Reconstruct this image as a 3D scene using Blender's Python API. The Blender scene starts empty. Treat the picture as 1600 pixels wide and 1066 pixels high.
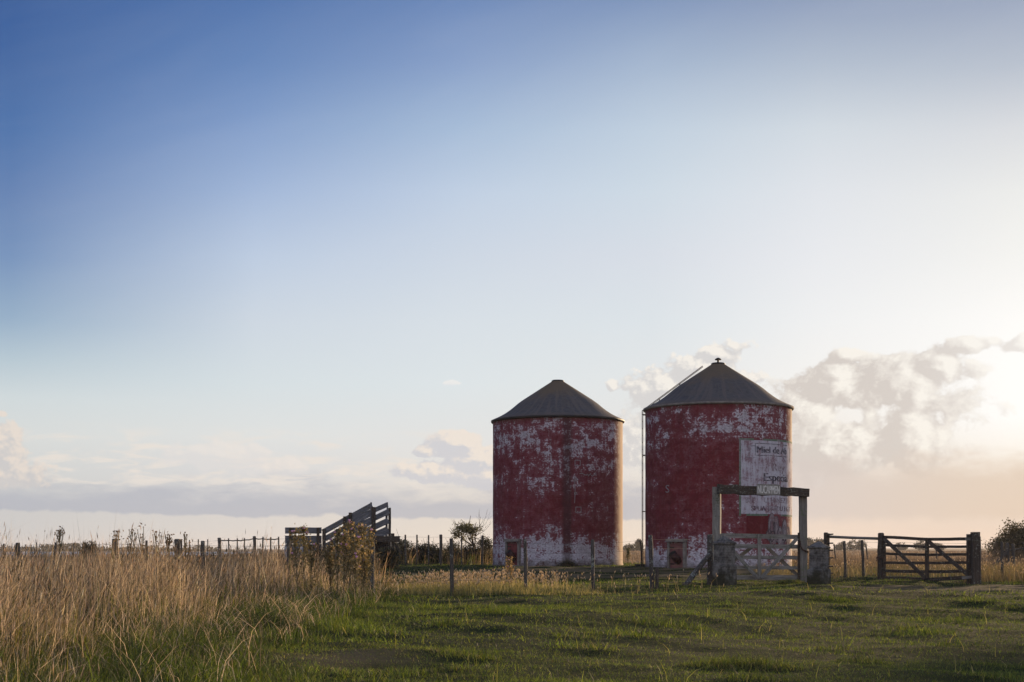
import bpy, math, random
import numpy as np
from mathutils import Vector, Matrix

random.seed(7)
rng = np.random.default_rng(7)
R_ = math.radians
SC = bpy.context.scene
COL = SC.collection
F = 2222.0          # focal length in photo pixels (50 mm on a 36 mm sensor, 1600 px wide)
EYE = 1.15
HOR = 856.0
EXPO = 0.0


def P(px, py, Y):
    return Vector(((px - 800) * Y / F, Y, EYE + (HOR - py) * Y / F))


def GX(px, Y):
    return (px - 800) * Y / F


def lin(c):
    return tuple(((v / 255) / 12.92 if v / 255 <= 0.04045 else ((v / 255 + 0.055) / 1.055) ** 2.4) for v in c)


# ------------------------------------------------------------------ terrain
def sst(a, b, x):
    t = np.clip((np.asarray(x, float) - a) / (b - a), 0, 1)
    return t * t * (3 - 2 * t)


_wv = [(random.uniform(0, 6.28), random.uniform(0, 6.28), random.uniform(.7, 1.4)) for _ in range(24)]


def wob(x, y, s, k0=0, n=6):
    x = np.asarray(x, float); y = np.asarray(y, float)
    r = 0
    for a, p, f in _wv[k0:k0 + n]:
        r = r + np.sin((x * math.cos(a) + y * math.sin(a)) * f / s * 6.28 + p)
    return r / n


def ground(x, y):
    x = np.asarray(x, float); y = np.asarray(y, float)
    z = 0.28 * sst(46, 62, y) * sst(-16, -6, x) * (1 - sst(95, 200, y))
    z = z + 0.06 * sst(10, 13, x) * sst(36, 44, y) * (1 - sst(46, 62, y))
    z = z + 0.27 * np.exp(-((x - 7.2) / 4.2) ** 2 - ((y - 29.5) / 3.4) ** 2) - 0.16 * sst(0, 6, x) * (1 - sst(18, 28, y))
    z = z + 0.10 * np.exp(-((x - 1.5) / 3.0) ** 2 - ((y - 23) / 3.0) ** 2)
    near = (1 - sst(60, 120, y))
    z = z + near * (0.07 * wob(x, y, 5.5, 0) + 0.045 * wob(x, y, 2.0, 6) + 0.02 * wob(x, y, .8, 12))
    # wheel ruts running past the silos
    rr = sst(-4, 1, x) * (1 - sst(12, 18, x)) * sst(46, 49, y) * (1 - sst(61, 64, y))
    z = z + rr * 0.05 * np.sin((y - 0.12 * x + 0.5 * np.sin(x * .35)) * 6.28 / 2.3)
    # track on the right
    tr = sst(8, 11, x) * sst(34, 36, y) * (1 - sst(40, 42, y))
    z = z + tr * 0.03 * np.sin((y + .2 * x) * 6.28 / 1.6)
    z = z - 0.5 * sst(-14, -40, x) * 0 - 1.6 * sst(30, 110, -x) * sst(90, 260, y)
    return z


def gz(x, y):
    return float(ground(x, y))


# ------------------------------------------------------------------ mesh builder
class MB:
    def __init__(self):
        self.v = []; self.f = []; self.uv = []; self.mi = []; self.smooth = []
        self.off = random.uniform(0, 50)

    def face(self, idx, uv, smooth=False, mi=0):
        self.f.append(idx); self.uv.append(uv); self.smooth.append(smooth); self.mi.append(mi)

    def beam(self, p0, p1, w, h, n=4, jit=0.0, up=None, taper=1.0, mi=0):
        """rectangular timber from p0 to p1, w across, h along 'up'"""
        p0 = Vector(p0); p1 = Vector(p1)
        d = (p1 - p0); L = d.length; d.normalize()
        up = Vector(up) if up else Vector((0, 0, 1))
        if abs(d.dot(up)) > .95: up = Vector((0, -1, 0))
        s = d.cross(up).normalized(); u = s.cross(d).normalized()
        b = len(self.v); o = random.uniform(0, 30)
        n = max(1, n)
        for k in range(n + 1):
            t = k / n; c = p0.lerp(p1, t)
            jx = random.uniform(-jit, jit); jy = random.uniform(-jit, jit)
            sc = 1 + (taper - 1) * t
            for (a, e) in ((-1, -1), (1, -1), (1, 1), (-1, 1)):
                ww = w / 2 * sc * (1 + random.uniform(-jit, jit) * 3); hh = h / 2 * sc * (1 + random.uniform(-jit, jit) * 3)
                self.v.append(c + s * (a * ww + jx) + u * (e * hh + jy))
        per = [0, w, w + h, 2 * w + h, 2 * w + 2 * h]
        for k in range(n):
            for q in range(4):
                i0 = b + k * 4 + q; i1 = b + k * 4 + (q + 1) % 4
                u0 = o + L * k / n; u1 = o + L * (k + 1) / n
                self.face([i0 + 4, i1 + 4, i1, i0], [(u1, per[q] + o), (u1, per[q + 1] + o), (u0, per[q + 1] + o), (u0, per[q] + o)], mi=mi)
        self.face([b, b + 1, b + 2, b + 3], [(o, o), (o + .02, o), (o + .02, o + h), (o, o + h)], mi=mi)
        e = b + n * 4
        self.face([e + 3, e + 2, e + 1, e], [(o, o), (o + .02, o), (o + .02, o + h), (o, o + h)], mi=mi)

    def tube(self, pts, rad, seg=8, jit=0.0, cap=True, smooth=True, mi=0):
        pts = [Vector(p) for p in pts]
        if not hasattr(rad, '__len__'): rad = [rad] * len(pts)
        b = len(self.v); o = random.uniform(0, 30); L = 0
        prev = None
        lens = []
        for k, p in enumerate(pts):
            if k: L += (p - pts[k - 1]).length
            lens.append(L)
            d = (pts[min(k + 1, len(pts) - 1)] - pts[max(k - 1, 0)]).normalized()
            if prev is None:
                a = Vector((1, 0, 0)) if abs(d.x) < .8 else Vector((0, 1, 0))
                s = d.cross(a).normalized()
            else:
                s = (prev - d * prev.dot(d)).normalized()
            prev = s
            t = d.cross(s)
            for q in range(seg):
                an = 2 * math.pi * q / seg
                r = rad[k] * (1 + random.uniform(-jit, jit))
                self.v.append(p + s * math.cos(an) * r + t * math.sin(an) * r)
        rm = max(rad)
        for k in range(len(pts) - 1):
            for q in range(seg):
                a = b + k * seg + q; c = b + k * seg + (q + 1) % seg
                v0 = 2 * math.pi * rm * q / seg; v1 = 2 * math.pi * rm * (q + 1) / seg
                self.face([a, c, c + seg, a + seg], [(o + lens[k], o + v0), (o + lens[k], o + v1), (o + lens[k + 1], o + v1), (o + lens[k + 1], o + v0)], smooth, mi)
        if cap:
            self.face([b + q for q in range(seg)][::-1], [(o, o)] * seg, False, mi)
            e = b + (len(pts) - 1) * seg
            self.face([e + q for q in range(seg)], [(o + .01 * math.cos(q), o + .01 * math.sin(q)) for q in range(seg)], False, mi)

    def lathe(self, prof, c, seg=64, a0=0.0, smooth=True, capt=True, mi=0):
        """profile [(r,z)] about vertical axis at c; uv = (angle*r0, z)"""
        b = len(self.v); r0 = max(p[0] for p in prof)
        for (r, z) in prof:
            for q in range(seg):
                an = a0 + 2 * math.pi * q / seg
                self.v.append(Vector((c[0] + r * math.cos(an), c[1] + r * math.sin(an), c[2] + z)))
        for k in range(len(prof) - 1):
            for q in range(seg):
                a = b + k * seg + q; d = b + k * seg + (q + 1) % seg
                u0 = r0 * 2 * math.pi * q / seg; u1 = r0 * 2 * math.pi * (q + 1) / seg
                self.face([a, d, d + seg, a + seg], [(u0, prof[k][1]), (u1, prof[k][1]), (u1, prof[k + 1][1]), (u0, prof[k + 1][1])], smooth, mi)
        if capt:
            e = b + (len(prof) - 1) * seg
            self.face([e + q for q in range(seg)], [(0, 0)] * seg, False, mi)
            self.face([b + q for q in range(seg)][::-1], [(0, 0)] * seg, False, mi)

    def box(self, c, sx, sy, sz, rz=0.0, jit=0.0, mi=0):
        d = Vector((math.cos(rz), math.sin(rz), 0))
        c = Vector(c)
        self.beam(c - d * sx / 2, c + d * sx / 2, sy, sz, 1, jit, mi=mi)

    def quad(self, a, b_, c, d, mi=0):
        b = len(self.v)
        self.v += [Vector(a), Vector(b_), Vector(c), Vector(d)]
        self.face([b, b + 1, b + 2, b + 3], [(0, 0), (1, 0), (1, 1), (0, 1)], mi=mi)

    def build(self, name, mat, parent=None, origin=None):
        o = Vector(parent['_org']) if parent is not None else Vector(origin if origin is not None else (0, 0, 0))
        me = bpy.data.meshes.new(name)
        me.from_pydata([tuple(v - o) for v in self.v], [], self.f)
        ul = me.uv_layers.new(name='UVMap')
        ul.data.foreach_set('uv', np.array([c for f in self.uv for c in f], dtype=np.float32).ravel())
        me.polygons.foreach_set('use_smooth', np.array(self.smooth, dtype=bool))
        mats = mat if isinstance(mat, (list, tuple)) else [mat]
        for m in mats: me.materials.append(m)
        if len(mats) > 1: me.polygons.foreach_set('material_index', np.array(self.mi, dtype=np.int32))
        me.update()
        ob = bpy.data.objects.new(name, me); COL.objects.link(ob)
        if parent is not None:
            ob.parent = parent
            ob['_org'] = tuple(o)
        else:
            ob.location = o
            ob['_org'] = tuple(o)
        return ob


def thing(name, label, cat, loc, group=None):
    o = bpy.data.objects.new(name, None); COL.objects.link(o)
    o.location = loc; o['label'] = label; o['category'] = cat; o['_org'] = tuple(loc)
    o.empty_display_size = .2
    if group: o['group'] = group
    return o


def tag(o, label=None, cat=None, group=None, kind=None):
    if label: o['label'] = label
    if cat: o['category'] = cat
    if group: o['group'] = group
    if kind: o['kind'] = kind
    return o


# ------------------------------------------------------------------ node helpers
class NT:
    def __init__(self, tree):
        self.t = tree; self.n = tree.nodes; self.l = tree.links

    def new(self, ty, **kw):
        nd = self.n.new(ty)
        for k, v in kw.items(): setattr(nd, k, v)
        return nd

    def set(self, sock, v):
        if isinstance(v, bpy.types.NodeSocket): self.l.new(v, sock)
        elif v is not None:
            if sock.type == 'RGBA' and len(v) == 3: v = (*v, 1)
            sock.default_value = v

    def m(self, op, a, b=None, c=None, clamp=False):
        nd = self.new('ShaderNodeMath', operation=op, use_clamp=clamp)
        self.set(nd.inputs[0], a)
        if b is not None: self.set(nd.inputs[1], b)
        if c is not None: self.set(nd.inputs[2], c)
        return nd.outputs[0]

    def ss(self, a, b, x):
        nd = self.new('ShaderNodeMapRange', interpolation_type='SMOOTHSTEP')
        self.set(nd.inputs['Value'], x); self.set(nd.inputs['From Min'], a); self.set(nd.inputs['From Max'], b)
        return nd.outputs[0]

    def mr(self, x, a, b, c, d):
        nd = self.new('ShaderNodeMapRange')
        for k, v in zip(('Value', 'From Min', 'From Max', 'To Min', 'To Max'), (x, a, b, c, d)): self.set(nd.inputs[k], v)
        return nd.outputs[0]

    def mix(self, f, a, b, bt='MIX'):
        nd = self.new('ShaderNodeMix', data_type='RGBA', blend_type=bt)
        self.set(nd.inputs[0], f); self.set(nd.inputs[6], a); self.set(nd.inputs[7], b)
        return nd.outputs[2]

    def noise(self, vec, scale, detail=4, rough=.55, dist=0.0, dim='3D', w=None):
        nd = self.new('ShaderNodeTexNoise', noise_dimensions=dim)
        if vec is not None: self.l.new(vec, nd.inputs['Vector'])
        nd.inputs['Scale'].default_value = scale; nd.inputs['Detail'].default_value = detail
        nd.inputs['Roughness'].default_value = rough; nd.inputs['Distortion'].default_value = dist
        return nd.outputs[0]

    def vmap(self, vec, scale=(1, 1, 1), loc=(0, 0, 0)):
        nd = self.new('ShaderNodeMapping')
        self.l.new(vec, nd.inputs[0]); nd.inputs[1].default_value = loc; nd.inputs[3].default_value = scale
        return nd.outputs[0]

    def comb(self, x, y, z=0.0):
        nd = self.new('ShaderNodeCombineXYZ')
        self.set(nd.inputs[0], x); self.set(nd.inputs[1], y); self.set(nd.inputs[2], z)
        return nd.outputs[0]

    def sep(self, v):
        nd = self.new('ShaderNodeSeparateXYZ'); self.l.new(v, nd.inputs[0]); return nd.outputs

    def ramp(self, x, stops, interp='LINEAR'):
        nd = self.new('ShaderNodeValToRGB'); cr = nd.color_ramp; cr.interpolation = interp
        while len(cr.elements) < len(stops): cr.elements.new(0.5)
        for e, (p, c) in zip(cr.elements, stops):
            e.position = p; e.color = (*c, 1) if len(c) == 3 else c
        self.set(nd.inputs[0], x)
        return nd.outputs[0]

    def bump(self, h, strength=.4, dist=.02):
        nd = self.new('ShaderNodeBump'); nd.inputs['Strength'].default_value = strength; nd.inputs['Distance'].default_value = dist
        self.l.new(h, nd.inputs['Height']); return nd.outputs[0]


def mat(name):
    m = bpy.data.materials.new(name); m.use_nodes = True
    nt = NT(m.node_tree)
    bs = next(n for n in nt.n if n.type == 'BSDF_PRINCIPLED')
    bs.inputs['Roughness'].default_value = .85
    bs.inputs['Specular IOR Level'].default_value = .25
    return m, nt, bs


def m_wood(name, c_dark, c_mid, c_light, lichen=None, lich_amt=.5, grain=26.0):
    m, nt, bs = mat(name)
    uv = nt.new('ShaderNodeUVMap').outputs[0]
    ob = nt.new('ShaderNodeTexCoord').outputs['Object']
    g = nt.noise(nt.vmap(uv, (1.6, grain, 1)), 1.0, 6, .65, .3)
    big = nt.noise(ob, 2.2, 4, .6)
    cr = nt.noise(nt.vmap(uv, (.7, grain * 2.2, 1), (7, 3, 0)), 1.0, 3, .6, .4)
    col = nt.ramp(g, [(.28, c_dark), (.52, c_mid), (.76, c_light)])
    col = nt.mix(nt.mr(big, .35, .7, 0, .6), col, nt.mix(.5, c_dark, c_mid))
    crack = nt.ss(.36, .30, cr)
    col = nt.mix(nt.m('MULTIPLY', crack, .75), col, tuple(v * .25 for v in c_dark))
    if lichen:
        ln = nt.noise(ob, 16, 5, .7)
        lm = nt.ss(.56, .66, nt.m('ADD', ln, nt.m('MULTIPLY', nt.m('SUBTRACT', big, .5), lich_amt)))
        col = nt.mix(nt.m('MULTIPLY', lm, .8), col, lichen)
    nt.l.new(col, bs.inputs['Base Color'])
    h = nt.m('SUBTRACT', g, nt.m('MULTIPLY', crack, .8))
    nt.l.new(nt.bump(h, .6, .012), bs.inputs['Normal'])
    bs.inputs['Roughness'].default_value = .9
    return m


def m_plain(name, c, rough=.7, metal=0.0, var=.3, scale=8):
    m, nt, bs = mat(name)
    ob = nt.new('ShaderNodeTexCoord').outputs['Object']
    n = nt.noise(ob, scale, 5, .6)
    nt.l.new(nt.mix(nt.mr(n, .3, .7, 0, 1), tuple(v * (1 - var) for v in c), tuple(min(1, v * (1 + var)) for v in c)), bs.inputs['Base Color'])
    bs.inputs['Roughness'].default_value = rough; bs.inputs['Metallic'].default_value = metal
    return m


def m_leaf(name, trans=.45, rough=.6, gain=(1, 1, 1), thru=(1.25, 1.1, .75)):
    """foliage: colour comes from the 'tint' of each blade or leaf, part of the light passes through"""
    m = bpy.data.materials.new(name); m.use_nodes = True
    nt = NT(m.node_tree); nt.n.clear()
    at = nt.new('ShaderNodeAttribute', attribute_name='tint')
    col = nt.mix(1.0, at.outputs['Color'], gain, 'MULTIPLY')
    d = nt.new('ShaderNodeBsdfDiffuse'); nt.l.new(col, d.inputs[0])
    t = nt.new('ShaderNodeBsdfTranslucent')
    nt.l.new(nt.mix(1.0, col, thru, 'MULTIPLY'), t.inputs[0])
    g = nt.new('ShaderNodeBsdfGlossy'); g.inputs['Roughness'].default_value = .45
    mx = nt.new('ShaderNodeMixShader'); mx.inputs[0].default_value = trans
    nt.l.new(d.outputs[0], mx.inputs[1]); nt.l.new(t.outputs[0], mx.inputs[2])
    m2 = nt.new('ShaderNodeMixShader'); m2.inputs[0].default_value = .03
    nt.l.new(mx.outputs[0], m2.inputs[1]); nt.l.new(g.outputs[0], m2.inputs[2])
    out = nt.new('ShaderNodeOutputMaterial'); nt.l.new(m2.outputs[0], out.inputs[0])
    return m


W_DARK = m_wood('dark_weathered_wood', (.018, .014, .011), (.05, .04, .032), (.11, .095, .08), (.16, .17, .14), .4)
W_GREY = m_wood('grey_weathered_wood', (.06, .055, .05), (.16, .15, .135), (.30, .28, .25), (.10, .12, .07), .5)
W_PALE = m_wood('pale_painted_wood', (.075, .072, .062), (.19, .185, .165), (.36, .35, .32), (.06, .075, .045), .9, 18)
W_POST = m_wood('fence_post_wood', (.02, .018, .015), (.065, .058, .05), (.14, .13, .115), (.22, .23, .19), .5)
W_LICH = m_wood('lichen_covered_wood', (.02, .018, .016), (.06, .055, .05), (.12, .115, .1), (.24, .27, .24), .45)
W_BLUE = m_wood('cold_grey_boards', (.042, .044, .048), (.13, .134, .142), (.27, .275, .285), (.06, .06, .05), .5)
M_WIRE = m_plain('dull_old_wire', (.055, .05, .046), .8, 0)
M_IRON = m_plain('dark_iron', (.03, .027, .025), .6, .4)
M_RUST = m_plain('rusty_iron', (.07, .04, .03), .8, .2)
M_BLACK = m_plain('mouth_shade_black', (.006, .005, .005), .9)
M_DOOR = m_plain('faded_red_sheet', (.14, .055, .055), .7, 0, .3, 5)
M_DOORD = m_plain('deep_red_sheet', (.12, .022, .026), .6, 0, .4, 6)
M_SPOUT = m_plain('dark_red_spout', (.028, .006, .007), .6, 0, .4, 6)
M_LINTEL = m_plain('grey_cement', (.16, .145, .13), .9, 0, .35, 5)
LEAF = m_leaf('leaf', .42)
TURF = m_leaf('turf_blade', .48, .6, (.99, 1.02, .9), (1.1, 1.25, .55))
STRAW = m_leaf('dry_straw', .55, .6, (1, 1, 1), (1.2, 1.08, .82))
BARK = m_plain('bark', (.045, .036, .028), .95, 0, .4, 9)


# ------------------------------------------------------------------ bulk foliage meshes (numpy)
def bulk(name, V, quads, tris, tint, material, parent=None, org=(0, 0, 0)):
    me = bpy.data.meshes.new(name)
    V = np.asarray(V, np.float32) - np.asarray(org, np.float32)
    quads = np.asarray(quads, np.int32).reshape(-1, 4); tris = np.asarray(tris, np.int32).reshape(-1, 3)
    me.vertices.add(len(V)); me.vertices.foreach_set('co', V.ravel())
    nl = quads.size + tris.size
    me.loops.add(nl); me.loops.foreach_set('vertex_index', np.concatenate([quads.ravel(), tris.ravel()]))
    me.polygons.add(len(quads) + len(tris))
    st = np.concatenate([np.arange(len(quads)) * 4, quads.size + np.arange(len(tris)) * 3]).astype(np.int32)
    me.polygons.foreach_set('loop_start', st)
    me.update(calc_edges=True)
    at = me.attributes.new('tint', 'FLOAT_COLOR', 'POINT')
    c = np.ones((len(V), 4), np.float32); c[:, :3] = tint
    at.data.foreach_set('color', c.ravel())
    me.materials.append(material)
    ob = bpy.data.objects.new(name, me); COL.objects.link(ob)
    if parent is not None: ob.parent = parent
    else: ob.location = org
    ob['_org'] = tuple(org)
    return ob


def blades(x, y, z, h, w, bend, tint, segs=2, yaw=None, lean=None):
    """grass blades: returns V, quads, tris, tint-per-vertex"""
    n = len(x)
    yaw = rng.uniform(0, 2 * np.pi, n) if yaw is None else yaw
    bd = rng.uniform(0, 2 * np.pi, n) if lean is None else lean
    s = np.stack([np.cos(yaw), np.sin(yaw), np.zeros(n)], 1)
    t = np.stack([np.cos(bd), np.sin(bd), np.zeros(n)], 1)
    base = np.stack([x, y, z - .02], 1)
    lv = []
    for k in range(segs + 1):
        q = k / segs
        a = bend * q * 1.25
        up = h * q * np.cos(np.minimum(a, 1.5) * .8)
        out = h * q * np.sin(np.minimum(a, 1.5) * .9)
        c = base + t * out[:, None]; c[:, 2] += up
        ww = w * (1 - .75 * q ** 1.6) / 2
        if k < segs:
            lv += [c - s * ww[:, None], c + s * ww[:, None]]
        else:
            lv += [c]
    m = 2 * segs + 1
    V = np.stack(lv, 1).reshape(-1, 3)
    i = np.arange(n)[:, None] * m
    q = [np.concatenate([i + 2 * k, i + 2 * k + 1, i + 2 * k + 3, i + 2 * k + 2], 1) for k in range(segs - 1)]
    quads = np.concatenate(q, 0) if q else np.zeros((0, 4), int)
    tris = np.concatenate([i + 2 * segs - 2, i + 2 * segs - 1, i + 2 * segs], 1)
    return V, quads, tris, np.repeat(tint, m, 0), lv[-1]


def spindles(c, d, L, w, tint):
    """seed heads: 4-sided spindles centred from c along d"""
    n = len(c)
    d = d / np.linalg.norm(d, axis=1)[:, None]
    a = np.cross(d, np.tile([0.3, 1.0, 0.1], (n, 1))); a /= np.linalg.norm(a, axis=1)[:, None]
    b = np.cross(d, a)
    mid = c + d * (L * .45)[:, None]
    V = np.stack([c, mid + a * w[:, None], mid + b * w[:, None], mid - a * w[:, None], mid - b * w[:, None], c + d * L[:, None]], 1).reshape(-1, 3)
    i = np.arange(n)[:, None] * 6
    T = []
    for k in range(4):
        p, q = 1 + k, 1 + (k + 1) % 4
        T += [np.concatenate([i, i + q, i + p], 1), np.concatenate([i + 5, i + p, i + q], 1)]
    return V, np.zeros((0, 4), int), np.concatenate(T, 0), np.repeat(tint, 6, 0)


def leaves(c, size, tint, flat=0.0):
    """diamond leaves folded along the midrib, at points c"""
    n = len(c)
    d = rng.normal(size=(n, 3)); d[:, 2] *= (1 - flat); d /= np.linalg.norm(d, axis=1)[:, None]
    e = rng.normal(size=(n, 3)); e -= d * (e * d).sum(1)[:, None]; e /= np.linalg.norm(e, axis=1)[:, None]
    f = np.cross(d, e)
    L = size[:, None]
    V = np.stack([c - d * L * .5, c + e * L * .28 + f * L * .08, c + d * L * .5, c - e * L * .28 + f * L * .08], 1).reshape(-1, 3)
    i = np.arange(n)[:, None] * 4
    return V, np.zeros((0, 4), int), np.concatenate([np.concatenate([i, i + 1, i + 2], 1), np.concatenate([i, i + 2, i + 3], 1)], 0), np.repeat(tint, 4, 0)


def join(parts):
    V, Q, T, C = [], [], [], []; o = 0
    for p in parts:
        V.append(p[0]); Q.append(np.asarray(p[1]).reshape(-1, 4) + o); T.append(np.asarray(p[2]).reshape(-1, 3) + o); C.append(p[3]); o += len(p[0])
    return np.concatenate(V), np.concatenate(Q), np.concatenate(T), np.concatenate(C)


def tints(n, cols, var=.25):
    cols = np.array(cols, float)
    k = rng.integers(0, len(cols), n); k2 = rng.integers(0, len(cols), n); t = rng.uniform(0, 1, n)[:, None]
    c = cols[k] * t + cols[k2] * (1 - t)
    return np.clip(c * (1 + rng.normal(0, var, (n, 1))), .004, .9)


# ================================================================== SETTING
def make_ground():
    xs = np.concatenate([-np.geomspace(2500, 32, 32), np.arange(-30, -16, 1.0), np.arange(-16, 24, .22), np.arange(24, 40, 1.0), np.geomspace(41, 2500, 32)])
    ys = np.concatenate([np.arange(-60, 4, 4.0), np.arange(4, 66, .2), np.arange(66, 130, 1.2), np.geomspace(131, 2600, 50)])
    X, Y = np.meshgrid(xs, ys)
    Z = ground(X, Y)
    V = np.stack([X, Y, Z], -1).reshape(-1, 3)
    nx, ny = len(xs), len(ys)
    i = (np.arange(ny - 1)[:, None] * nx + np.arange(nx - 1)[None, :]).ravel()
    q = np.stack([i, i + 1, i + nx + 1, i + nx], 1)
    me = bpy.data.meshes.new('ground')
    me.vertices.add(len(V)); me.vertices.foreach_set('co', V.astype(np.float32).ravel())
    me.loops.add(q.size); me.loops.foreach_set('vertex_index', q.astype(np.int32).ravel())
    me.polygons.add(len(q)); me.polygons.foreach_set('loop_start', (np.arange(len(q)) * 4).astype(np.int32))
    me.update(calc_edges=True)
    me.polygons.foreach_set('use_smooth', np.ones(len(q), bool))
    # what grows where: r = dry field, g = trodden dry turf and rut bands tinted as sunlit
    x, y = V[:, 0], V[:, 1]
    fld = np.maximum(sst(76, 84, y), sst(8, 10.5, x - 0) * sst(49, 52, y) * sst(14, 17, x))
    c = np.zeros((len(V), 4), np.float32); c[:, 3] = 1
    c[:, 0] = fld
    c[:, 1] = dry_and_sunlit(x, y)
    at = me.attributes.new('cover', 'FLOAT_COLOR', 'POINT'); at.data.foreach_set('color', c.ravel())
    m, nt, bs = mat('turf_soil')
    a = nt.new('ShaderNodeAttribute', attribute_name='cover')
    cv = nt.sep(a.outputs['Vector'])
    ob = nt.new('ShaderNodeTexCoord').outputs['Object']
    n1 = nt.noise(ob, 1.3, 6, .6); n2 = nt.noise(ob, 14, 5, .65); n3 = nt.noise(nt.vmap(ob, (.02, .05, .1)), 1, 5, .6)
    lawn = nt.ramp(nt.m('ADD', nt.m('MULTIPLY', n1, .5), nt.m('MULTIPLY', n2, .5)), [(.32, (.012, .017, .006)), (.5, (.022, .030, .009)), (.68, (.040, .043, .016))])
    dry = nt.mix(n2, (.06, .05, .028), (.12, .095, .055))
    field = nt.ramp(n3, [(.3, (.14, .105, .06)), (.5, (.20, .15, .09)), (.7, (.26, .19, .12))])
    col = nt.mix(nt.ss(.35, 1.0, nt.m('ADD', cv[1], nt.m('MULTIPLY', nt.m('SUBTRACT', n1, .5), .8))), lawn, dry)
    col = nt.mix(cv[0], col, nt.mix(nt.m('MULTIPLY', n2, .35), field, (.08, .08, .035)))
    nt.l.new(col, bs.inputs['Base Color'])
    nt.l.new(nt.bump(n2, .7, .05), bs.inputs['Normal'])
    bs.inputs['Roughness'].default_value = 1; bs.inputs['Specular IOR Level'].default_value = .05
    me.materials.append(m)
    ob_ = bpy.data.objects.new('ground', me); COL.objects.link(ob_)
    tag(ob_, 'level pasture of short green turf running out to a dry tan field on the horizon', 'ground', kind='structure')


def dry_and_sunlit(x, y):
    n = wob(x, y, 3.1, 2, 7) + .6 * wob(x, y, 1.1, 9, 7)
    d = sst(.30, 1.0, n) * .75
    d = np.maximum(d, np.exp(-((x + 1.9) / 1.3) ** 2 - ((y - 14.6) / 1.5) ** 2) * .85)
    d = np.maximum(d, sst(7.5, 10, x) * sst(34.5, 36, y) * (1 - sst(41, 43, y)) * .9)
    d = np.maximum(d, np.exp(-((x - 2.2) / 2.4) ** 2 - ((y - 15.5) / 2.4) ** 2) * .45)
    rr = sst(-3, 1, x) * (1 - sst(9, 14, x)) * sst(48.5, 50, y) * (1 - sst(59.5, 62, y))
    d = np.maximum(d, rr * sst(-.3, .5, np.sin((y - .12 * x + .5 * np.sin(x * .35)) * 6.28 / 2.3)) * 1.25)  # tan bands along the ruts stand in for strips of sunlight
    return np.clip(d, 0, 1.25)


make_ground()

b = MB()
wz = -.78
b.quad((-700, 215, wz), (-57, 215, wz), (-112, 640, wz), (-700, 900, wz))
m, nt, bs = mat('lagoon_water')
bs.inputs['Base Color'].default_value = (.10, .13, .2, 1); bs.inputs['Roughness'].default_value = .25
wn = nt.noise(nt.vmap(nt.new('ShaderNodeTexCoord').outputs['Object'], (.25, .8, 1)), 1, 4, .6)
nt.l.new(nt.bump(wn, .6, .3), bs.inputs['Normal'])
water = b.build('water', m)
tag(water, 'strip of blue lagoon water behind the fence at the far left', 'water', kind='structure')
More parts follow.
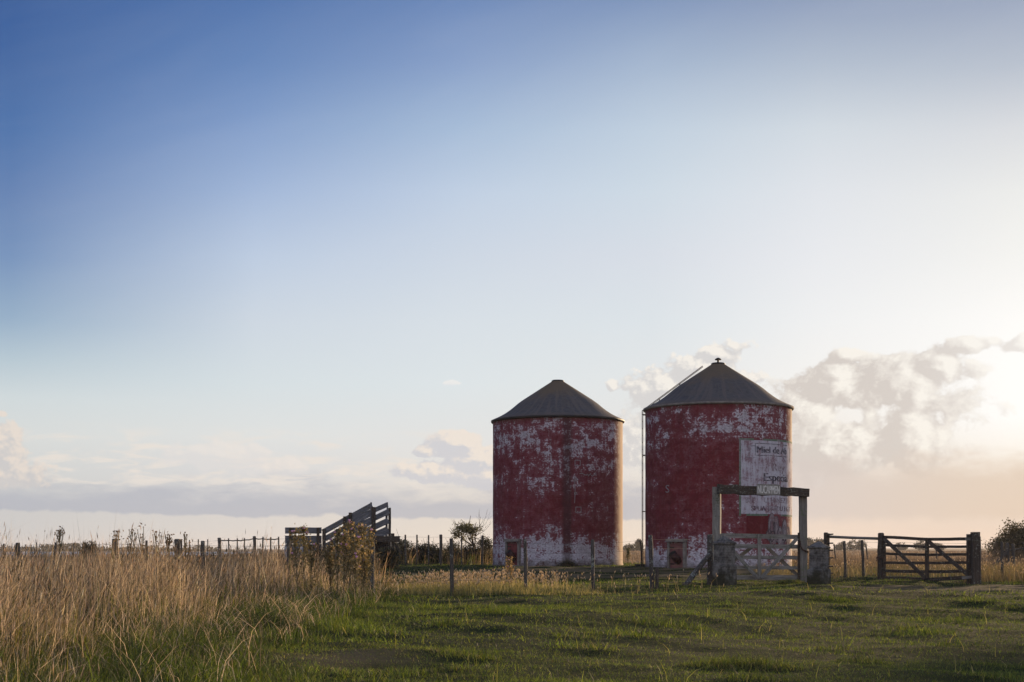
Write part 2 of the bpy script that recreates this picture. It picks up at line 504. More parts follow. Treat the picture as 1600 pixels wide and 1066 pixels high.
# ================================================================== SILOS
def m_silo(name, lower, upper_amt, seed, streak_u, bare_lit_deg, Rr):
    m, nt, bs = mat(name)
    uv = nt.new('ShaderNodeUVMap').outputs[0]
    ob = nt.new('ShaderNodeTexCoord').outputs['Object']
    u, v, _ = nt.sep(uv)
    vs = nt.comb(u, v, seed)
    big = nt.noise(nt.vmap(vs, (.55, .9, 1)), 1, 5, .62, .4)
    mid = nt.noise(nt.vmap(vs, (3.0, 3.3, 1), (3, 1, 0)), 1, 7, .68, .5)
    fine = nt.noise(nt.vmap(vs, (11, 13, 1)), 1, 6, .7)
    drip = nt.noise(nt.vmap(vs, (5.5, .45, 1), (1, 7, 0)), 1, 5, .65)
    br = nt.new('ShaderNodeTexBrick'); nt.l.new(uv, br.inputs['Vector'])
    br.inputs['Scale'].default_value = 1; br.inputs['Brick Width'].default_value = .42; br.inputs['Row Height'].default_value = .20
    br.inputs['Mortar Size'].default_value = .012; br.inputs['Mortar Smooth'].default_value = .6; br.inputs['Bias'].default_value = 0
    br.inputs['Color1'].default_value = (0, 0, 0, 1); br.inputs['Color2'].default_value = (1, 1, 1, 1); br.inputs['Mortar'].default_value = (.5, .5, .5, 1)
    bsep = nt.new('ShaderNodeSeparateColor'); nt.l.new(br.outputs[0], bsep.inputs[0])
    brick = bsep.outputs[0]; mort = br.outputs['Fac']
    # how much paint is gone at each height
    prof = nt.ramp(nt.m('DIVIDE', v, 7.2, clamp=True), [(p, (q, q, q)) for p, q in lower])
    pr = nt.new('ShaderNodeSeparateColor'); nt.l.new(prof, pr.inputs[0]); pr = pr.outputs[0]
    s = nt.m('ADD', nt.m('MULTIPLY', big, .75), nt.m('MULTIPLY', mid, .75))
    s = nt.m('ADD', s, nt.m('MULTIPLY', fine, .62))
    s = nt.m('ADD', s, nt.m('MULTIPLY', drip, .42))
    s = nt.m('ADD', s, nt.m('MULTIPLY', brick, .075))
    s = nt.m('ADD', s, nt.m('MULTIPLY', mort, .05))
    s = nt.m('ADD', s, nt.m('MULTIPLY', nt.m('SUBTRACT', pr, .5), upper_amt))
    worn = nt.ss(1.335, 1.47, s)
    half = nt.ss(1.08, 1.38, s)
    red = nt.mix(nt.mr(mid, .35, .65, 0, 1), (.090, .0095, .0155), (.150, .0170, .025))
    red = nt.mix(nt.m('MULTIPLY', half, .40), red, (.22, .105, .125))
    red = nt.mix(nt.m('MULTIPLY', nt.ss(.5, .72, drip), .35), red, (.05, .006, .009))
    white = nt.mix(nt.mr(fine, .35, .65, 0, 1), (.23, .22, .24), (.58, .56, .60))
    white = nt.mix(nt.m('MULTIPLY', nt.ss(.5, .75, big), .5), white, (.14, .12, .115))
    col = nt.mix(nt.m('MULTIPLY', worn, .92), red, white)
    # ghost of an old pipe that ran down the wall
    du = nt.m('ABSOLUTE', nt.m('SUBTRACT', u, nt.m('ADD', streak_u, nt.m('MULTIPLY', nt.m('SUBTRACT', drip, .5), .25))))
    stq = nt.m('MULTIPLY', nt.ss(.34, .08, du), .62)
    col = nt.mix(stq, col, (.028, .014, .017))
    # damp dirt at the foot, brown tone under the eave
    foot = nt.m('MULTIPLY', nt.ss(.55, .0, nt.m('ADD', v, nt.m('MULTIPLY', nt.m('SUBTRACT', mid, .5), 1.1))), .8)
    col = nt.mix(foot, col, (.055, .042, .032))
    eav = nt.m('MULTIPLY', nt.ss(6.75, 7.05, nt.m('ADD', v, nt.m('MULTIPLY', nt.m('SUBTRACT', drip, .5), .9))), .55)
    col = nt.mix(eav, col, (.075, .03, .022))
    # weather side: bare cement, its colour warmed and brightened as a sunlit edge
    bare = nt.ss(Rr * R_(bare_lit_deg - 5), Rr * R_(bare_lit_deg + 9), nt.m('ADD', u, nt.m('MULTIPLY', nt.m('SUBTRACT', mid, .5), 1.0)))
    cem_lit = nt.mix(nt.mr(drip, .3, .7, 0, 1), (.40, .29, .18), (.60, .46, .31))
    col = nt.mix(nt.m('MULTIPLY', bare, .93), col, cem_lit)
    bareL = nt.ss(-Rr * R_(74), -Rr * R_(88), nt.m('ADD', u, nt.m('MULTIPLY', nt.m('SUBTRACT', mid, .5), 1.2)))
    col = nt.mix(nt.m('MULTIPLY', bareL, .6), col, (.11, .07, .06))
    nt.l.new(col, bs.inputs['Base Color'])
    h = nt.m('ADD', nt.m('MULTIPLY', worn, -.25), nt.m('MULTIPLY', fine, .5))
    h = nt.m('ADD', h, nt.m('MULTIPLY', mort, -.35))
    nt.l.new(nt.bump(h, .55, .015), bs.inputs['Normal'])
    bs.inputs['Roughness'].default_value = .92
    return m


def m_roof(name, seed, streak):
    m, nt, bs = mat(name)
    uv = nt.new('ShaderNodeUVMap').outputs[0]; ob = nt.new('ShaderNodeTexCoord').outputs['Object']
    u, v, _ = nt.sep(uv)
    n1 = nt.noise(ob, 1.1, 6, .62); n2 = nt.noise(ob, 7, 6, .7)
    n3 = nt.noise(nt.vmap(uv, (3.0, .5, 1), (seed, 0, 0)), 1, 5, .6)
    col = nt.mix(nt.mr(n2, .3, .7, 0, 1), (.038, .038, .041), (.082, .08, .083))
    col = nt.mix(nt.m('MULTIPLY', nt.ss(.46, .64, n1), .55), col, (.082, .072, .062))
    col = nt.mix(nt.m('MULTIPLY', nt.ss(.48, .60, n3), .65), col, (.10, .088, .078))
    top = nt.m('MULTIPLY', nt.ss(.9, 1.7, nt.m('ADD', v, nt.m('MULTIPLY', nt.m('SUBTRACT', n1, .5), 1.6))), .75)
    col = nt.mix(top, col, (.115, .082, .045))
    low = nt.m('MULTIPLY', nt.ss(.30, .1, v), .5)
    col = nt.mix(low, col, (.10, .08, .055))
    nt.l.new(col, bs.inputs['Base Color'])
    nt.l.new(nt.bump(nt.m('ADD', nt.m('MULTIPLY', n2, .6), n1), .5, .02), bs.inputs['Normal'])
    bs.inputs['Roughness'].default_value = .85
    return m


RS = 3.19
NSEG = 128


class Cyl:
    """addresses points on a silo wall by angle from the side that faces the pasture gate and by height"""
    def __init__(s, cx, cy, zb):
        s.c = Vector((cx, cy, zb)); d = Vector((-cx, -cy, 0)).normalized()
        s.d = d; s.r = Vector((-d.y, d.x, 0))

    def pt(s, u, z, off=0.0):
        th = u / RS
        return s.c + (s.d * math.cos(th) + s.r * math.sin(th)) * (RS + off) + Vector((0, 0, z))

    def nrm(s, u):
        th = u / RS
        return s.d * math.cos(th) + s.r * math.sin(th)

    def tan(s, u):
        th = u / RS
        return s.r * math.cos(th) - s.d * math.sin(th)


def patch(mb, cy, u0, u1, z0, z1, off, nu=12, nz=1, mi=0, wob_=0.0, seed=0):
    b = len(mb.v)
    for j in range(nz + 1):
        for i in range(nu + 1):
            u = u0 + (u1 - u0) * i / nu; z = z0 + (z1 - z0) * j / nz
            mb.v.append(cy.pt(u, z, off))
    for j in range(nz):
        for i in range(nu):
            a = b + j * (nu + 1) + i
            uvs = []
            for q in (a, a + 1, a + nu + 2, a + nu + 1):
                k = q - b; uvs.append((u0 + (u1 - u0) * (k % (nu + 1)) / nu, z0 + (z1 - z0) * (k // (nu + 1)) / nz))
            mb.face([a, a + 1, a + nu + 2, a + nu + 1], uvs, True, mi)


def ribbon(mb, cy, pts, w, off):
    """painted line through (u,z) points on the wall"""
    for k in range(len(pts) - 1):
        (u0, z0), (u1, z1) = pts[k], pts[k + 1]
        L = math.hypot(u1 - u0, z1 - z0) or 1e-6
        nx, nz = -(z1 - z0) / L * w / 2, (u1 - u0) / L * w / 2
        ex, ez = (u1 - u0) / L * w * .25, (z1 - z0) / L * w * .25
        q = [(u0 - nx - ex, z0 - nz - ez), (u1 - nx + ex, z1 - nz + ez), (u1 + nx + ex, z1 + nz + ez), (u0 + nx - ex, z0 + nz - ez)]
        b = len(mb.v)
        mb.v += [cy.pt(a, c, off + .0003 * (k % 3)) for a, c in q]
        mb.face([b, b + 1, b + 2, b + 3], q)


def text_mesh(s, height, sx=1.0, bold=0.0, space=1.0):
    cu = bpy.data.curves.new('lettering', 'FONT'); cu.body = s; cu.size = height * 1.39
    cu.offset = bold; cu.space_character = space; cu.resolution_u = 3
    o = bpy.data.objects.new('lettering', cu); COL.objects.link(o)
    dg = bpy.context.evaluated_depsgraph_get()
    me = bpy.data.meshes.new_from_object(o.evaluated_get(dg))
    vs = [(v.co.x * sx, v.co.y) for v in me.vertices]; fs = [list(p.vertices) for p in me.polygons]
    bpy.data.objects.remove(o); bpy.data.meshes.remove(me); bpy.data.curves.remove(cu)
    return vs, fs


def wall_text(mb, cy, s, u0, z0, h, width, off, bold=0.0):
    vs, fs = text_mesh(s, h, 1.0, 0)
    mx = max(v[0] for v in vs); mn = min(v[0] for v in vs); k = width / (mx - mn)
    for j, sh in enumerate((0, bold, -bold) if bold else (0,)):
        b = len(mb.v)
        mb.v += [cy.pt(u0 + (x - mn) * k + sh, z0 + y, off + .0006 * j) for x, y in vs]
        for f in fs: mb.face([b + i for i in f], [(u0 + (vs[i][0] - mn) * k, z0 + vs[i][1]) for i in f])


def silo(label, cx, cy_, zb, wallmat, roofmat, door_u, door_mat, light_frame, eave_h):
    C = Cyl(cx, cy_, zb)
    t = thing('grain_silo', label, 'silo', (cx, cy_, zb))
    a0 = math.atan2(C.d.y, C.d.x)
    # wall, with its uv running from the seam at the back
    mb = MB()
    prof = [(RS + .03, -.25), (RS + .03, .10), (RS, .16)] + [(RS + .004 * math.sin(k * 1.7), .16 + (eave_h - .16) * k / 12) for k in range(1, 13)]
    b = 0
    for (r, z) in prof:
        for q in range(NSEG + 1):
            th = -math.pi + 2 * math.pi * q / NSEG
            mb.v.append(C.c + (C.d * math.cos(th) + C.r * math.sin(th)) * r + Vector((0, 0, z)))
    for k in range(len(prof) - 1):
        for q in range(NSEG):
            a = k * (NSEG + 1) + q
            us = [RS * (-math.pi + 2 * math.pi * w / NSEG) for w in (q, q + 1)]
            mb.face([a, a + 1, a + NSEG + 2, a + NSEG + 1], [(us[0], prof[k][1]), (us[1], prof[k][1]), (us[1], prof[k + 1][1]), (us[0], prof[k + 1][1])], True)
    mb.build('wall', wallmat, t)
    # eave ring
    mb = MB()
    mb.lathe([(RS - .02, eave_h - .02), (RS + .07, eave_h - .02), (RS + .095, eave_h + .02), (RS + .095, eave_h + .075), (RS + .05, eave_h + .10)], C.c, NSEG, a0, True, False)
    mb.build('eave_ring', M_LINTEL if light_frame else M_IRON, t)
    # conical roof with a slight flare at the eave
    mb = MB()
    H = 1.94
    pr = [(RS + .085, .085)]
    for k in range(1, 15):
        f = k / 14; r = (RS + .06) * (1 - f) + .27 * f
        z = H * f - .10 * math.sin(math.pi * min(1, f * 2.2)) * (1 if f < .45 else 0)
        pr.append((r, .10 + z))
    pr = [(r, eave_h + z) for r, z in pr]
    bm2 = MB()
    nb = len(pr)
    for (r, z) in pr:
        for q in range(NSEG + 1):
            an = a0 + math.pi + 2 * math.pi * q / NSEG
            j = 0.0
            bm2.v.append(C.c + Vector((r * math.cos(an), r * math.sin(an), z + j)))
    for k in range(nb - 1):
        for q in range(NSEG):
            a = k * (NSEG + 1) + q
            u0 = RS * 2 * math.pi * q / NSEG; u1 = RS * 2 * math.pi * (q + 1) / NSEG
            bm2.face([a, a + 1, a + NSEG + 2, a + NSEG + 1], [(u0, pr[k][1] - eave_h), (u1, pr[k][1] - eave_h), (u1, pr[k + 1][1] - eave_h), (u0, pr[k + 1][1] - eave_h)], True)
    roof = bm2.build('roof', roofmat, t)
    mb = MB()
    zt = eave_h + .10 + H
    mb.lathe([(.30, zt - .03), (.31, zt + .02), (.25, zt + .055), (.02, zt + .075)], C.c, 24, 0, True, True)
    mb.build('roof_cap', M_IRON, roof)
    # little cast door
    u = door_u; n = C.nrm(u); tg = C.tan(u); base = C.pt(u, 0)
    up = Vector((0, 0, 1))
    mb = MB()
    for sgn_ in (-1, 1):
        c = base + tg * (sgn_ * .40) + n * .035
        mb.beam(c - up * .1, c + up * 1.17, .11, .15, 4, .004, up=n)
    mb.beam(base - tg * .48 + up * 1.25 + n * .06, base + tg * .48 + up * 1.25 + n * .06, .24, .13, 3, .005)
    mb.beam(base - tg * .46 + up * .02 + n * .03, base + tg * .46 + up * .02 + n * .03, .16, .10, 2, .004)
    mb.build('door_frame', M_LINTEL, t)
    mb = MB()
    mb.beam(base - tg * .335 + up * .60 + n * .012, base + tg * .335 + up * .60 + n * .012, .05, 1.05, 2, 0)
    door = mb.build('door', door_mat, t)
    mb = MB()
    p0 = base + up * .34 + n * .02 + tg * .10; p1 = base + up * .70 + n * .34 - tg * .03
    ax = (p1 - p0).normalized()
    mb.tube([p0, p0.lerp(p1, .4), p1], [.15, .165, .17], 20, 0, True)
    sp = mb.build('spout', M_SPOUT, door)
    mb = MB(); mb.tube([p1 + ax * .002, p1 + ax * .012], [.165, .165], 20); mb.build('spout_mouth_shade', M_BLACK, door)  # black disc paints the shade inside the pipe end
    for zz in (.25, .95):
        mb = MB(); mb.beam(base - tg * .35 + up * zz + n * .05, base - tg * .12 + up * zz + n * .05, .02, .045, 1)
        mb.build('hinge', M_IRON, door)
    return t, C, roof


zL, zR = gz(2.25, 70) - .03, gz(9.07, 62.6) - .03
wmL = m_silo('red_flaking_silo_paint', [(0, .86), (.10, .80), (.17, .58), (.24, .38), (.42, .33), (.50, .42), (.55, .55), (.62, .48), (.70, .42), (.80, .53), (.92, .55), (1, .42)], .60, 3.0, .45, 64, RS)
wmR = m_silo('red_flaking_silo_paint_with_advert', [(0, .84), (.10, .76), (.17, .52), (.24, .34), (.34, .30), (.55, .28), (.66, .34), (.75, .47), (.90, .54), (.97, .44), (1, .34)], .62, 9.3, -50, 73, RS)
silL, CL, roofL = silo('red silo on the left with flaking white patches and a bare right edge tinted sunlit tan', 2.25, 70, zL, wmL, m_roof('dark_cone_roof', 2, 0), -2.30, M_DOORD, False, 7.05)
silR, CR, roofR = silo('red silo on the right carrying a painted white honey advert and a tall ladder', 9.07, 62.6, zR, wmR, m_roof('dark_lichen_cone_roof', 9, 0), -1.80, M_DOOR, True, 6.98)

# scratched squares left on the old pipe line of the left silo
M_SCAR = m_plain('pale_scratched_plaster', (.21, .185, .195), .95, 0, .35, 14)
for (u0, z0, s) in ((.82, 4.75, .26), (.86, 2.55, .26), (.80, 4.05, .12), (.80, 3.4, .10)):
    mb = MB(); ribbon(mb, CL, [(u0, z0), (u0 + s, z0 + .02), (u0 + s, z0 + s), (u0, z0 + s), (u0, z0)], .035, .008)
    mb.build('painted_mark', M_SCAR, silL)
mb = MB()
ribbon(mb, CL, [(.80, 3.0), (.83, 3.6), (.80, 4.3)], .03, .008)
for k in range(9):
    uu = 1.05 + k * .1
    ribbon(mb, CL, [(uu, 4.35 + random.uniform(-.05, .05)), (uu + .07, 4.35 + random.uniform(-.09, .09))], .04, .009)
mb.build('painted_mark', M_SCAR, silL)

# finial on the right roof
mb = MB(); zt = zR + 6.98 + .10 + 1.94 + .06
c0 = Vector((9.07, 62.6, zt))
mb.tube([c0, c0 + Vector((0, 0, .17))], [.045, .045], 8)
mb.tube([c0 + Vector((0, 0, .12)), c0 + Vector((0, 0, .17)), c0 + Vector((0, 0, .22))], [.15, .13, .04], 10)
mb.build('vent', M_IRON, roofR)

# ladder up the left flank of the right silo, and its continuation along the roof
lad_u = -RS * R_(93)
n = CR.nrm(lad_u); tg = CR.tan(lad_u)
ladder = bpy.data.objects.new('ladder', None); COL.objects.link(ladder); ladder.parent = silR; ladder['_org'] = silR['_org']
for s_ in (-.19, .19):
    q = CR.pt(lad_u, 0, .14) + tg * s_
    mb = MB(); mb.tube([q + Vector((0, 0, .1)), q + Vector((0, 0, 7.02))], .015, 6)
    mb.build('stringer', M_RUST, ladder)
for k in range(22):
    q = CR.pt(lad_u, .35 + k * .31, .14)
    mb = MB(); mb.tube([q - tg * .19, q + tg * .19], .012, 5)
    mb.build('rung', M_RUST, ladder)
for zz in (2.55, 5.05, 6.85):
    for s_ in (-.19, .19):
        q = CR.pt(lad_u, zz, 0) + tg * s_
        mb = MB(); mb.tube([q - n * .05, q + n * .15], .018, 5)
        mb.build('bracket', M_RUST, ladder)
apex = CR.c + Vector((0, 0, 6.98 + .10 + 1.94))
for s_ in (-.15, .15):
    a = CR.pt(lad_u, 7.02, .14) + tg * s_; e = a.lerp(apex + Vector((0, 0, .40)) + tg * s_, .80)
    mb = MB(); mb.tube([a, e], .016, 6)
    for k in (.28, .62):
        p = a.lerp(e, k); mb.tube([p, p + Vector((0, 0, -.28))], .012, 5)
    mb.build('roof_rail', M_RUST, silR)
mb = MB()
q = CR.pt(lad_u, 0, .22); mb.box(q + Vector((0, 0, .10)), .5, .55, .24, 0, .01)
mb.build('ladder_footing', M_IRON, silR)

# old boards leaning at the ladder foot
q = P(1003, 880, 61.5); t = thing('leaning_pole', 'thin dark pole with a hooked top leaning beside the ladder foot', 'pole', (q.x, q.y, gz(q.x, q.y)))
mb = MB(); mb.tube([Vector((q.x, q.y, gz(q.x, q.y) - .05)), P(1001.8, 862, 61.5), P(1000.4, 846, 61.5), P(998.8, 845, 61.5)], [.035, .03, .028, .03], 6, .1)
mb.build('shaft', M_IRON, t)

# ------------------------------------------------------------------ painted advert on the right silo
def px_u(px): return RS * math.asin(max(-1, min(1, (px - 1122) / 114.0)))


def px_z(py, u):
    p = CR.pt(u, 0); return EYE + (HOR - py) * p.y / F - zR


def m_advert(name, base, worn_to, seed, amt=.55, hi=.60):
    m, nt, bs = mat(name)
    uv = nt.new('ShaderNodeUVMap').outputs[0]
    vs = nt.vmap(uv, (1, 1, 1), (seed, seed * .7, 0))
    f = nt.noise(nt.vmap(vs, (9, 11, 1)), 1, 6, .7); d = nt.noise(nt.vmap(vs, (6, .7, 1)), 1, 5, .65); bgn = nt.noise(nt.vmap(vs, (1.6, 1.6, 1)), 1, 5, .6)
    s = nt.m('ADD', nt.m('ADD', nt.m('MULTIPLY', f, .4), nt.m('MULTIPLY', d, .45)), nt.m('MULTIPLY', bgn, .5))
    w_ = nt.ss(hi, hi + .14, s)
    c = nt.mix(nt.mr(f, .35, .65, 0, 1), tuple(v * .78 for v in base), tuple(v * 1.15 for v in base))
    nt.l.new(nt.mix(nt.m('MULTIPLY', w_, amt), c, worn_to), bs.inputs['Base Color'])
    bs.inputs['Roughness'].default_value = .9
    return m


A_WHITE = m_advert('worn_white_paint', (.42, .41, .45), (.15, .06, .075), 2.0, .85, .64)
A_GREEN = m_advert('worn_green_paint', (.095, .14, .095), (.22, .20, .21), 5.0, .8, .65)
A_INK = m_advert('worn_dark_ink', (.05, .045, .06), (.29, .27, .30), 7.0, .8, .635)
A_INK2 = m_advert('worn_purple_ink', (.085, .04, .055), (.31, .29, .32), 3.0, .8, .63)
A_GHOST = m_advert('faded_pink_ink', (.17, .11, .125), (.32, .30, .33), 8.0, .8, .60)
A_RED = m_advert('fresh_red_paint', (.10, .007, .013), (.15, .05, .06), 4.0, .5, .70)
A_GREY = m_advert('pale_grey_paint', (.36, .345, .35), (.22, .18, .18), 6.0, .5, .66)
uL = px_u(1153); uE = RS * R_(112)
zT, zB = px_z(684.5, uL), px_z(806, uL)
mb = MB(); patch(mb, CR, uL + .08, uE, zB + .08, zT - .08, .006, 30, 6)
adv = mb.build('painted_advert', A_WHITE, silR)
mb = MB()
patch(mb, CR, uL, uL + .085, zB, zT, .009, 1, 8)
patch(mb, CR, uL + .085, px_u(1158), zT - .085, zT, .009, 2, 1)
patch(mb, CR, px_u(1158), px_u(1175), zT - .095, zT - .005, .0095, 3, 1); patch(mb, CR, px_u(1189), uE, zT - .085, zT, .009, 18, 1)
patch(mb, CR, px_u(1164), px_u(1196), zB, zB + .085, .009, 6, 1); patch(mb, CR, px_u(1216), uE, zB, zB + .08, .009, 12, 1)
mb.build('border', A_GREEN, adv)
mb = MB()
zb1, zb0 = px_z(693, px_u(1180)), px_z(711.5, px_u(1180))
u1, u2 = px_u(1177), px_u(1226)
ribbon(mb, CR, [(u1, zb0), (u1, zb1)], .03, .011)
for zz in (zb0, zb1):
    ribbon(mb, CR, [(u1 + (u2 - u1) * k / 10, zz) for k in range(11)], .028, .012)
zr1, zr0 = px_z(696.5, px_u(1166)), px_z(714.5, px_u(1166))
ua = px_u(1164); ub = px_u(1177)
ribbon(mb, CR, [(ub, zr1), (ua + .05, zr1 - .02), (ua + .16, (zr0 + zr1) / 2), (ua, zr0), (ub, zr0)], .026, .0115)
mb.build('banner_outline', A_INK, adv)
mb = MB()
uM = px_u(1179.5)
wall_text(mb, CR, 'Miel de Ab', uM, px_z(707.5, uM), .29, px_u(1225) - uM, .013, .022); mb.build('lettering', A_INK, adv); mb = MB()
uE1 = px_u(1190); wall_text(mb, CR, 'Especial', uE1, px_z(751.5, uE1), .34, px_u(1227) - uE1, .013, .022)
mb.build('lettering', A_INK, adv)
mb = MB()
us = px_u(1171); wall_text(mb, CR, 'SPUA TRADU 3 G T', us, px_z(798, us), .215, px_u(1231) - us, .013, .016)
mb.build('lettering', A_INK2, adv)
mb = MB()
us = px_u(1163); wall_text(mb, CR, 'BUZ', us, px_z(785.5, us), .23, px_u(1176) - us, .012, .014); mb.build('lettering', A_GHOST, adv); mb = MB()
us = px_u(1190); wall_text(mb, CR, 'U HINEZ B', us, px_z(785.5, us), .23, px_u(1228) - us, .012, .014); mb.build('lettering', A_GHOST, adv); mb = MB()
mb.build('lettering', A_GHOST, adv); mb = MB(); us = px_u(1203); wall_text(mb, CR, 'Rey', us, px_z(736, us), .34, px_u(1222) - us, .012, .02)
mb.build('lettering', A_GHOST, adv)
# lettered frame wrapped round the right limb
mb = MB()
ue = px_u(1229.5)
zz1, zz0 = px_z(690, ue), px_z(721, ue)
ribbon(mb, CR, [(ue, zz1), (ue + 1.0, zz1)], .22, .013)
ribbon(mb, CR, [(ue + .12, zz1 - .30), (ue + .9, zz1 - .30), (ue + .9, zz0), (ue + .12, zz0), (ue + .12, zz1 - .30)], .10, .013)
mb.build('lettering', A_GREY, adv)
# red block and looping graffiti under the advert
mb = MB(); patch(mb, CR, px_u(1164), px_u(1212), px_z(834, px_u(1164)), zB - .005, .004, 8, 3); mb.build('painted_block', A_RED, silR)
mb = MB(); mo = MB()


def loop(cu, cz, ru, rz, t0=0, t1=360, n=18):
    return [(cu + ru * math.cos(R_(t0 + (t1 - t0) * k / n)), cz + rz * math.sin(R_(t0 + (t1 - t0) * k / n))) for k in range(n + 1)]


gl = [((1202, 824), .20, .60), ((1209, 827), .17, .55), ((1214.5, 838), .20, .40), ((1203.5, 842), .20, .32), ((1222, 829), .22, .46), ((1228, 838), .26, .40), ((1219.5, 849), .12, .13), ((1198, 836), .16, .22)]
for (c, ru, rz) in gl:
    cu = px_u(c[0]); cz = px_z(c[1], cu)
    b_ = len(mb.v)
    lp = loop(cu, cz, ru, rz)[:-1]
    mb.v += [CR.pt(a, z_, .0085 + .0006 * gl.index((c, ru, rz))) for a, z_ in lp]; mb.face(list(range(b_, b_ + len(lp))), lp)
    ribbon(mo, CR, loop(cu, cz, ru, rz), .055, .0145 + .0007 * gl.index((c, ru, rz))); ribbon(mo, CR, loop(cu, cz - .05, ru * .5, rz * .6, 20, 250), .04, .0150 + .0007 * gl.index((c, ru, rz)))
gr = mb.build('graffiti', m_advert('washed_out_graffiti', (.27, .245, .26), (.13, .05, .06), 9.0, .8, .60), silR)
mo.build('graffiti_outline', m_advert('graffiti_ink', (.06, .045, .055), (.22, .18, .2), 1.0, .8, .63), gr)
mb = MB(); us = px_u(1043); wall_text(mb, CR, 'S', us, px_z(770, us), .34, .22, .008, .0); mb.build('painted_mark', M_SCAR, silR)

# ================================================================== GATEWAY
def wood_post(mb, p0, p1, r, seg=9, jit=.08, n=5, taper=.9, chop=.0):
    pts = [Vector(p0).lerp(Vector(p1), k / n) + Vector((random.uniform(-1, 1), random.uniform(-1, 1), 0)) * r * .10 * (0 < k < n) for k in range(n + 1)]
    rd = [r * (1 + (taper - 1) * k / n) for k in range(n + 1)]
    pts.append(pts[-1] + (pts[-1] - pts[-2]).normalized() * r * .25); rd.append(rd[-1] * .72)
    mb.tube(pts, rd, seg, jit)


YA = 46.0
xl, xr = GX(1120, YA), GX(1255.5, YA + .4)
zl, zr_ = gz(xl, YA), gz(xr, YA)
arch = thing('timber_gateway', 'tall timber gateway of two pale posts under a dark beam before the right silo', 'gateway', (GX(1188, YA), YA, zl))
mb = MB(); mb.beam((xl, YA, zl - .3), (P(1120, 761, YA)), .24, .24, 8, .006, up=(-.30, -.954, 0), taper=1.06)
mb.build('post', W_PALE, arch)
mb = MB(); mb.beam((xr, YA + .4, zr_ - .3), P(1254.3, 772, YA + .4), .235, .22, 8, .007, taper=.98)
mb.build('post', W_GREY, arch)
mb = MB()
a = P(1121.5, 764.0, YA - .30); e = P(1262.5, 770.5, YA + .20)
mb.beam(a, e, .26, .29, 16, .022, taper=.9)
beam = mb.build('beam', W_DARK, arch)
# name board on the beam
M_SIGN = m_plain('grey_sign_board', (.20, .19, .165), .9, 0, .3, 12)
M_SIGNL = m_plain('whitewashed_letters', (.50, .49, .45), .9, 0, .25, 16)
YS = YA - .30
sa = P(1181.5, 764.5, YS); sb = P(1218, 766.0, YS + .08)
dr = (sb - sa).normalized(); nf = Vector((dr.y, -dr.x, 0)).normalized()
sgn_t = thing('name_board', 'grey name board with whitewashed capital letters nailed on the dark gateway beam', 'sign', (sa + sb) / 2)
mb = MB(); mb.beam(sa + nf * .07, sb + nf * .07, .04, .345, 3, .003); mb.build('board', M_SIGN, sgn_t)
vs, fs = text_mesh('NUCAPMEN', .26, 1, 0)
mx = max(v[0] for v in vs); mn = min(v[0] for v in vs); L = (sb - sa).length
mb = MB(); ww = L * .93
for (ox, front) in ((0, .0925), (.007, .0932), (-.007, .0939)):
    b_ = len(mb.v)
    mb.v += [sa + dr * (ox + L * .035 + (x - mn) / (mx - mn) * ww) + Vector((0, 0, -.125 + y)) + nf * front for x, y in vs]
    for f in fs: mb.face([b_ + i for i in f], [vs[i] for i in f])
mb.build('lettering', M_SIGNL, sgn_t)

# white gate hung in the gateway
YG = YA + .05
gate = thing('white_field_gate', 'weathered white five-bar gate with crossed braces closed inside the timber gateway', 'gate', (GX(1188, YG), YG, gz(GX(1188, YG), YG)))
gx0, gx1 = 1127, 1249
rails = [(837.0, 839.2, .145), (853.5, 854.5, .135), (870.5, 871.5, .12), (886.5, 887.5, .11), (902.5, 902.5, .15)]
for (ya, yb, h) in rails:
    mb = MB(); mb.beam(P(gx0, ya, YG), P(gx1, yb, YG + .4), .045, h, 6, .006); mb.build('rail', W_PALE, gate)
mb = MB(); mb.beam(P(1186.5, 905.5, YG + .12), P(1186.5, 834.5, YG + .12), .12, .05, 4, .004, up=(0, -1, 0)); mb.build('stile', W_PALE, gate)
mb = MB(); mb.beam(P(1249.3, 905.5, YG + .35), P(1249.3, 832.5, YG + .35), .11, .09, 4, .004, up=(0, -1, 0)); mb.build('stile', W_DARK, gate)
mb = MB(); mb.beam(P(1128, 905, YG - .06), P(1128, 834.5, YG - .06), .10, .09, 4, .004, up=(0, -1, 0)); mb.build('stile', W_PALE, gate)
for (p, q, dy) in (((1132, 846), (1184.5, 904), -.06), ((1246, 841), (1189.5, 903), .02), ((1196, 853), (1247, 900), .46), ((1180, 851), (1136, 885), .42)):
    mb = MB(); mb.beam(P(p[0], p[1], YG + dy), P(q[0], q[1], YG + dy), .04, .115, 5, .005, up=(.2, 0, 1)); mb.build('brace', W_PALE if dy < .3 else W_GREY, gate)
mb = MB()
ch = [P(1250, 846, YA + .2), P(1250.5, 853, YA + .17), P(1253.5, 858.5, YA + .17), P(1258, 861, YA + .17), P(1262, 861.5, YA + .25), P(1262.4, 863.5, YA + .3)]
for k in range(len(ch) - 1):
    for j in range(4):
        p = ch[k].lerp(ch[k + 1], j / 4); q = ch[k].lerp(ch[k + 1], (j + .8) / 4)
        mb.tube([p, q], .024 if j % 2 else .033, 5)
mb.build('chain', M_RUST, gate)

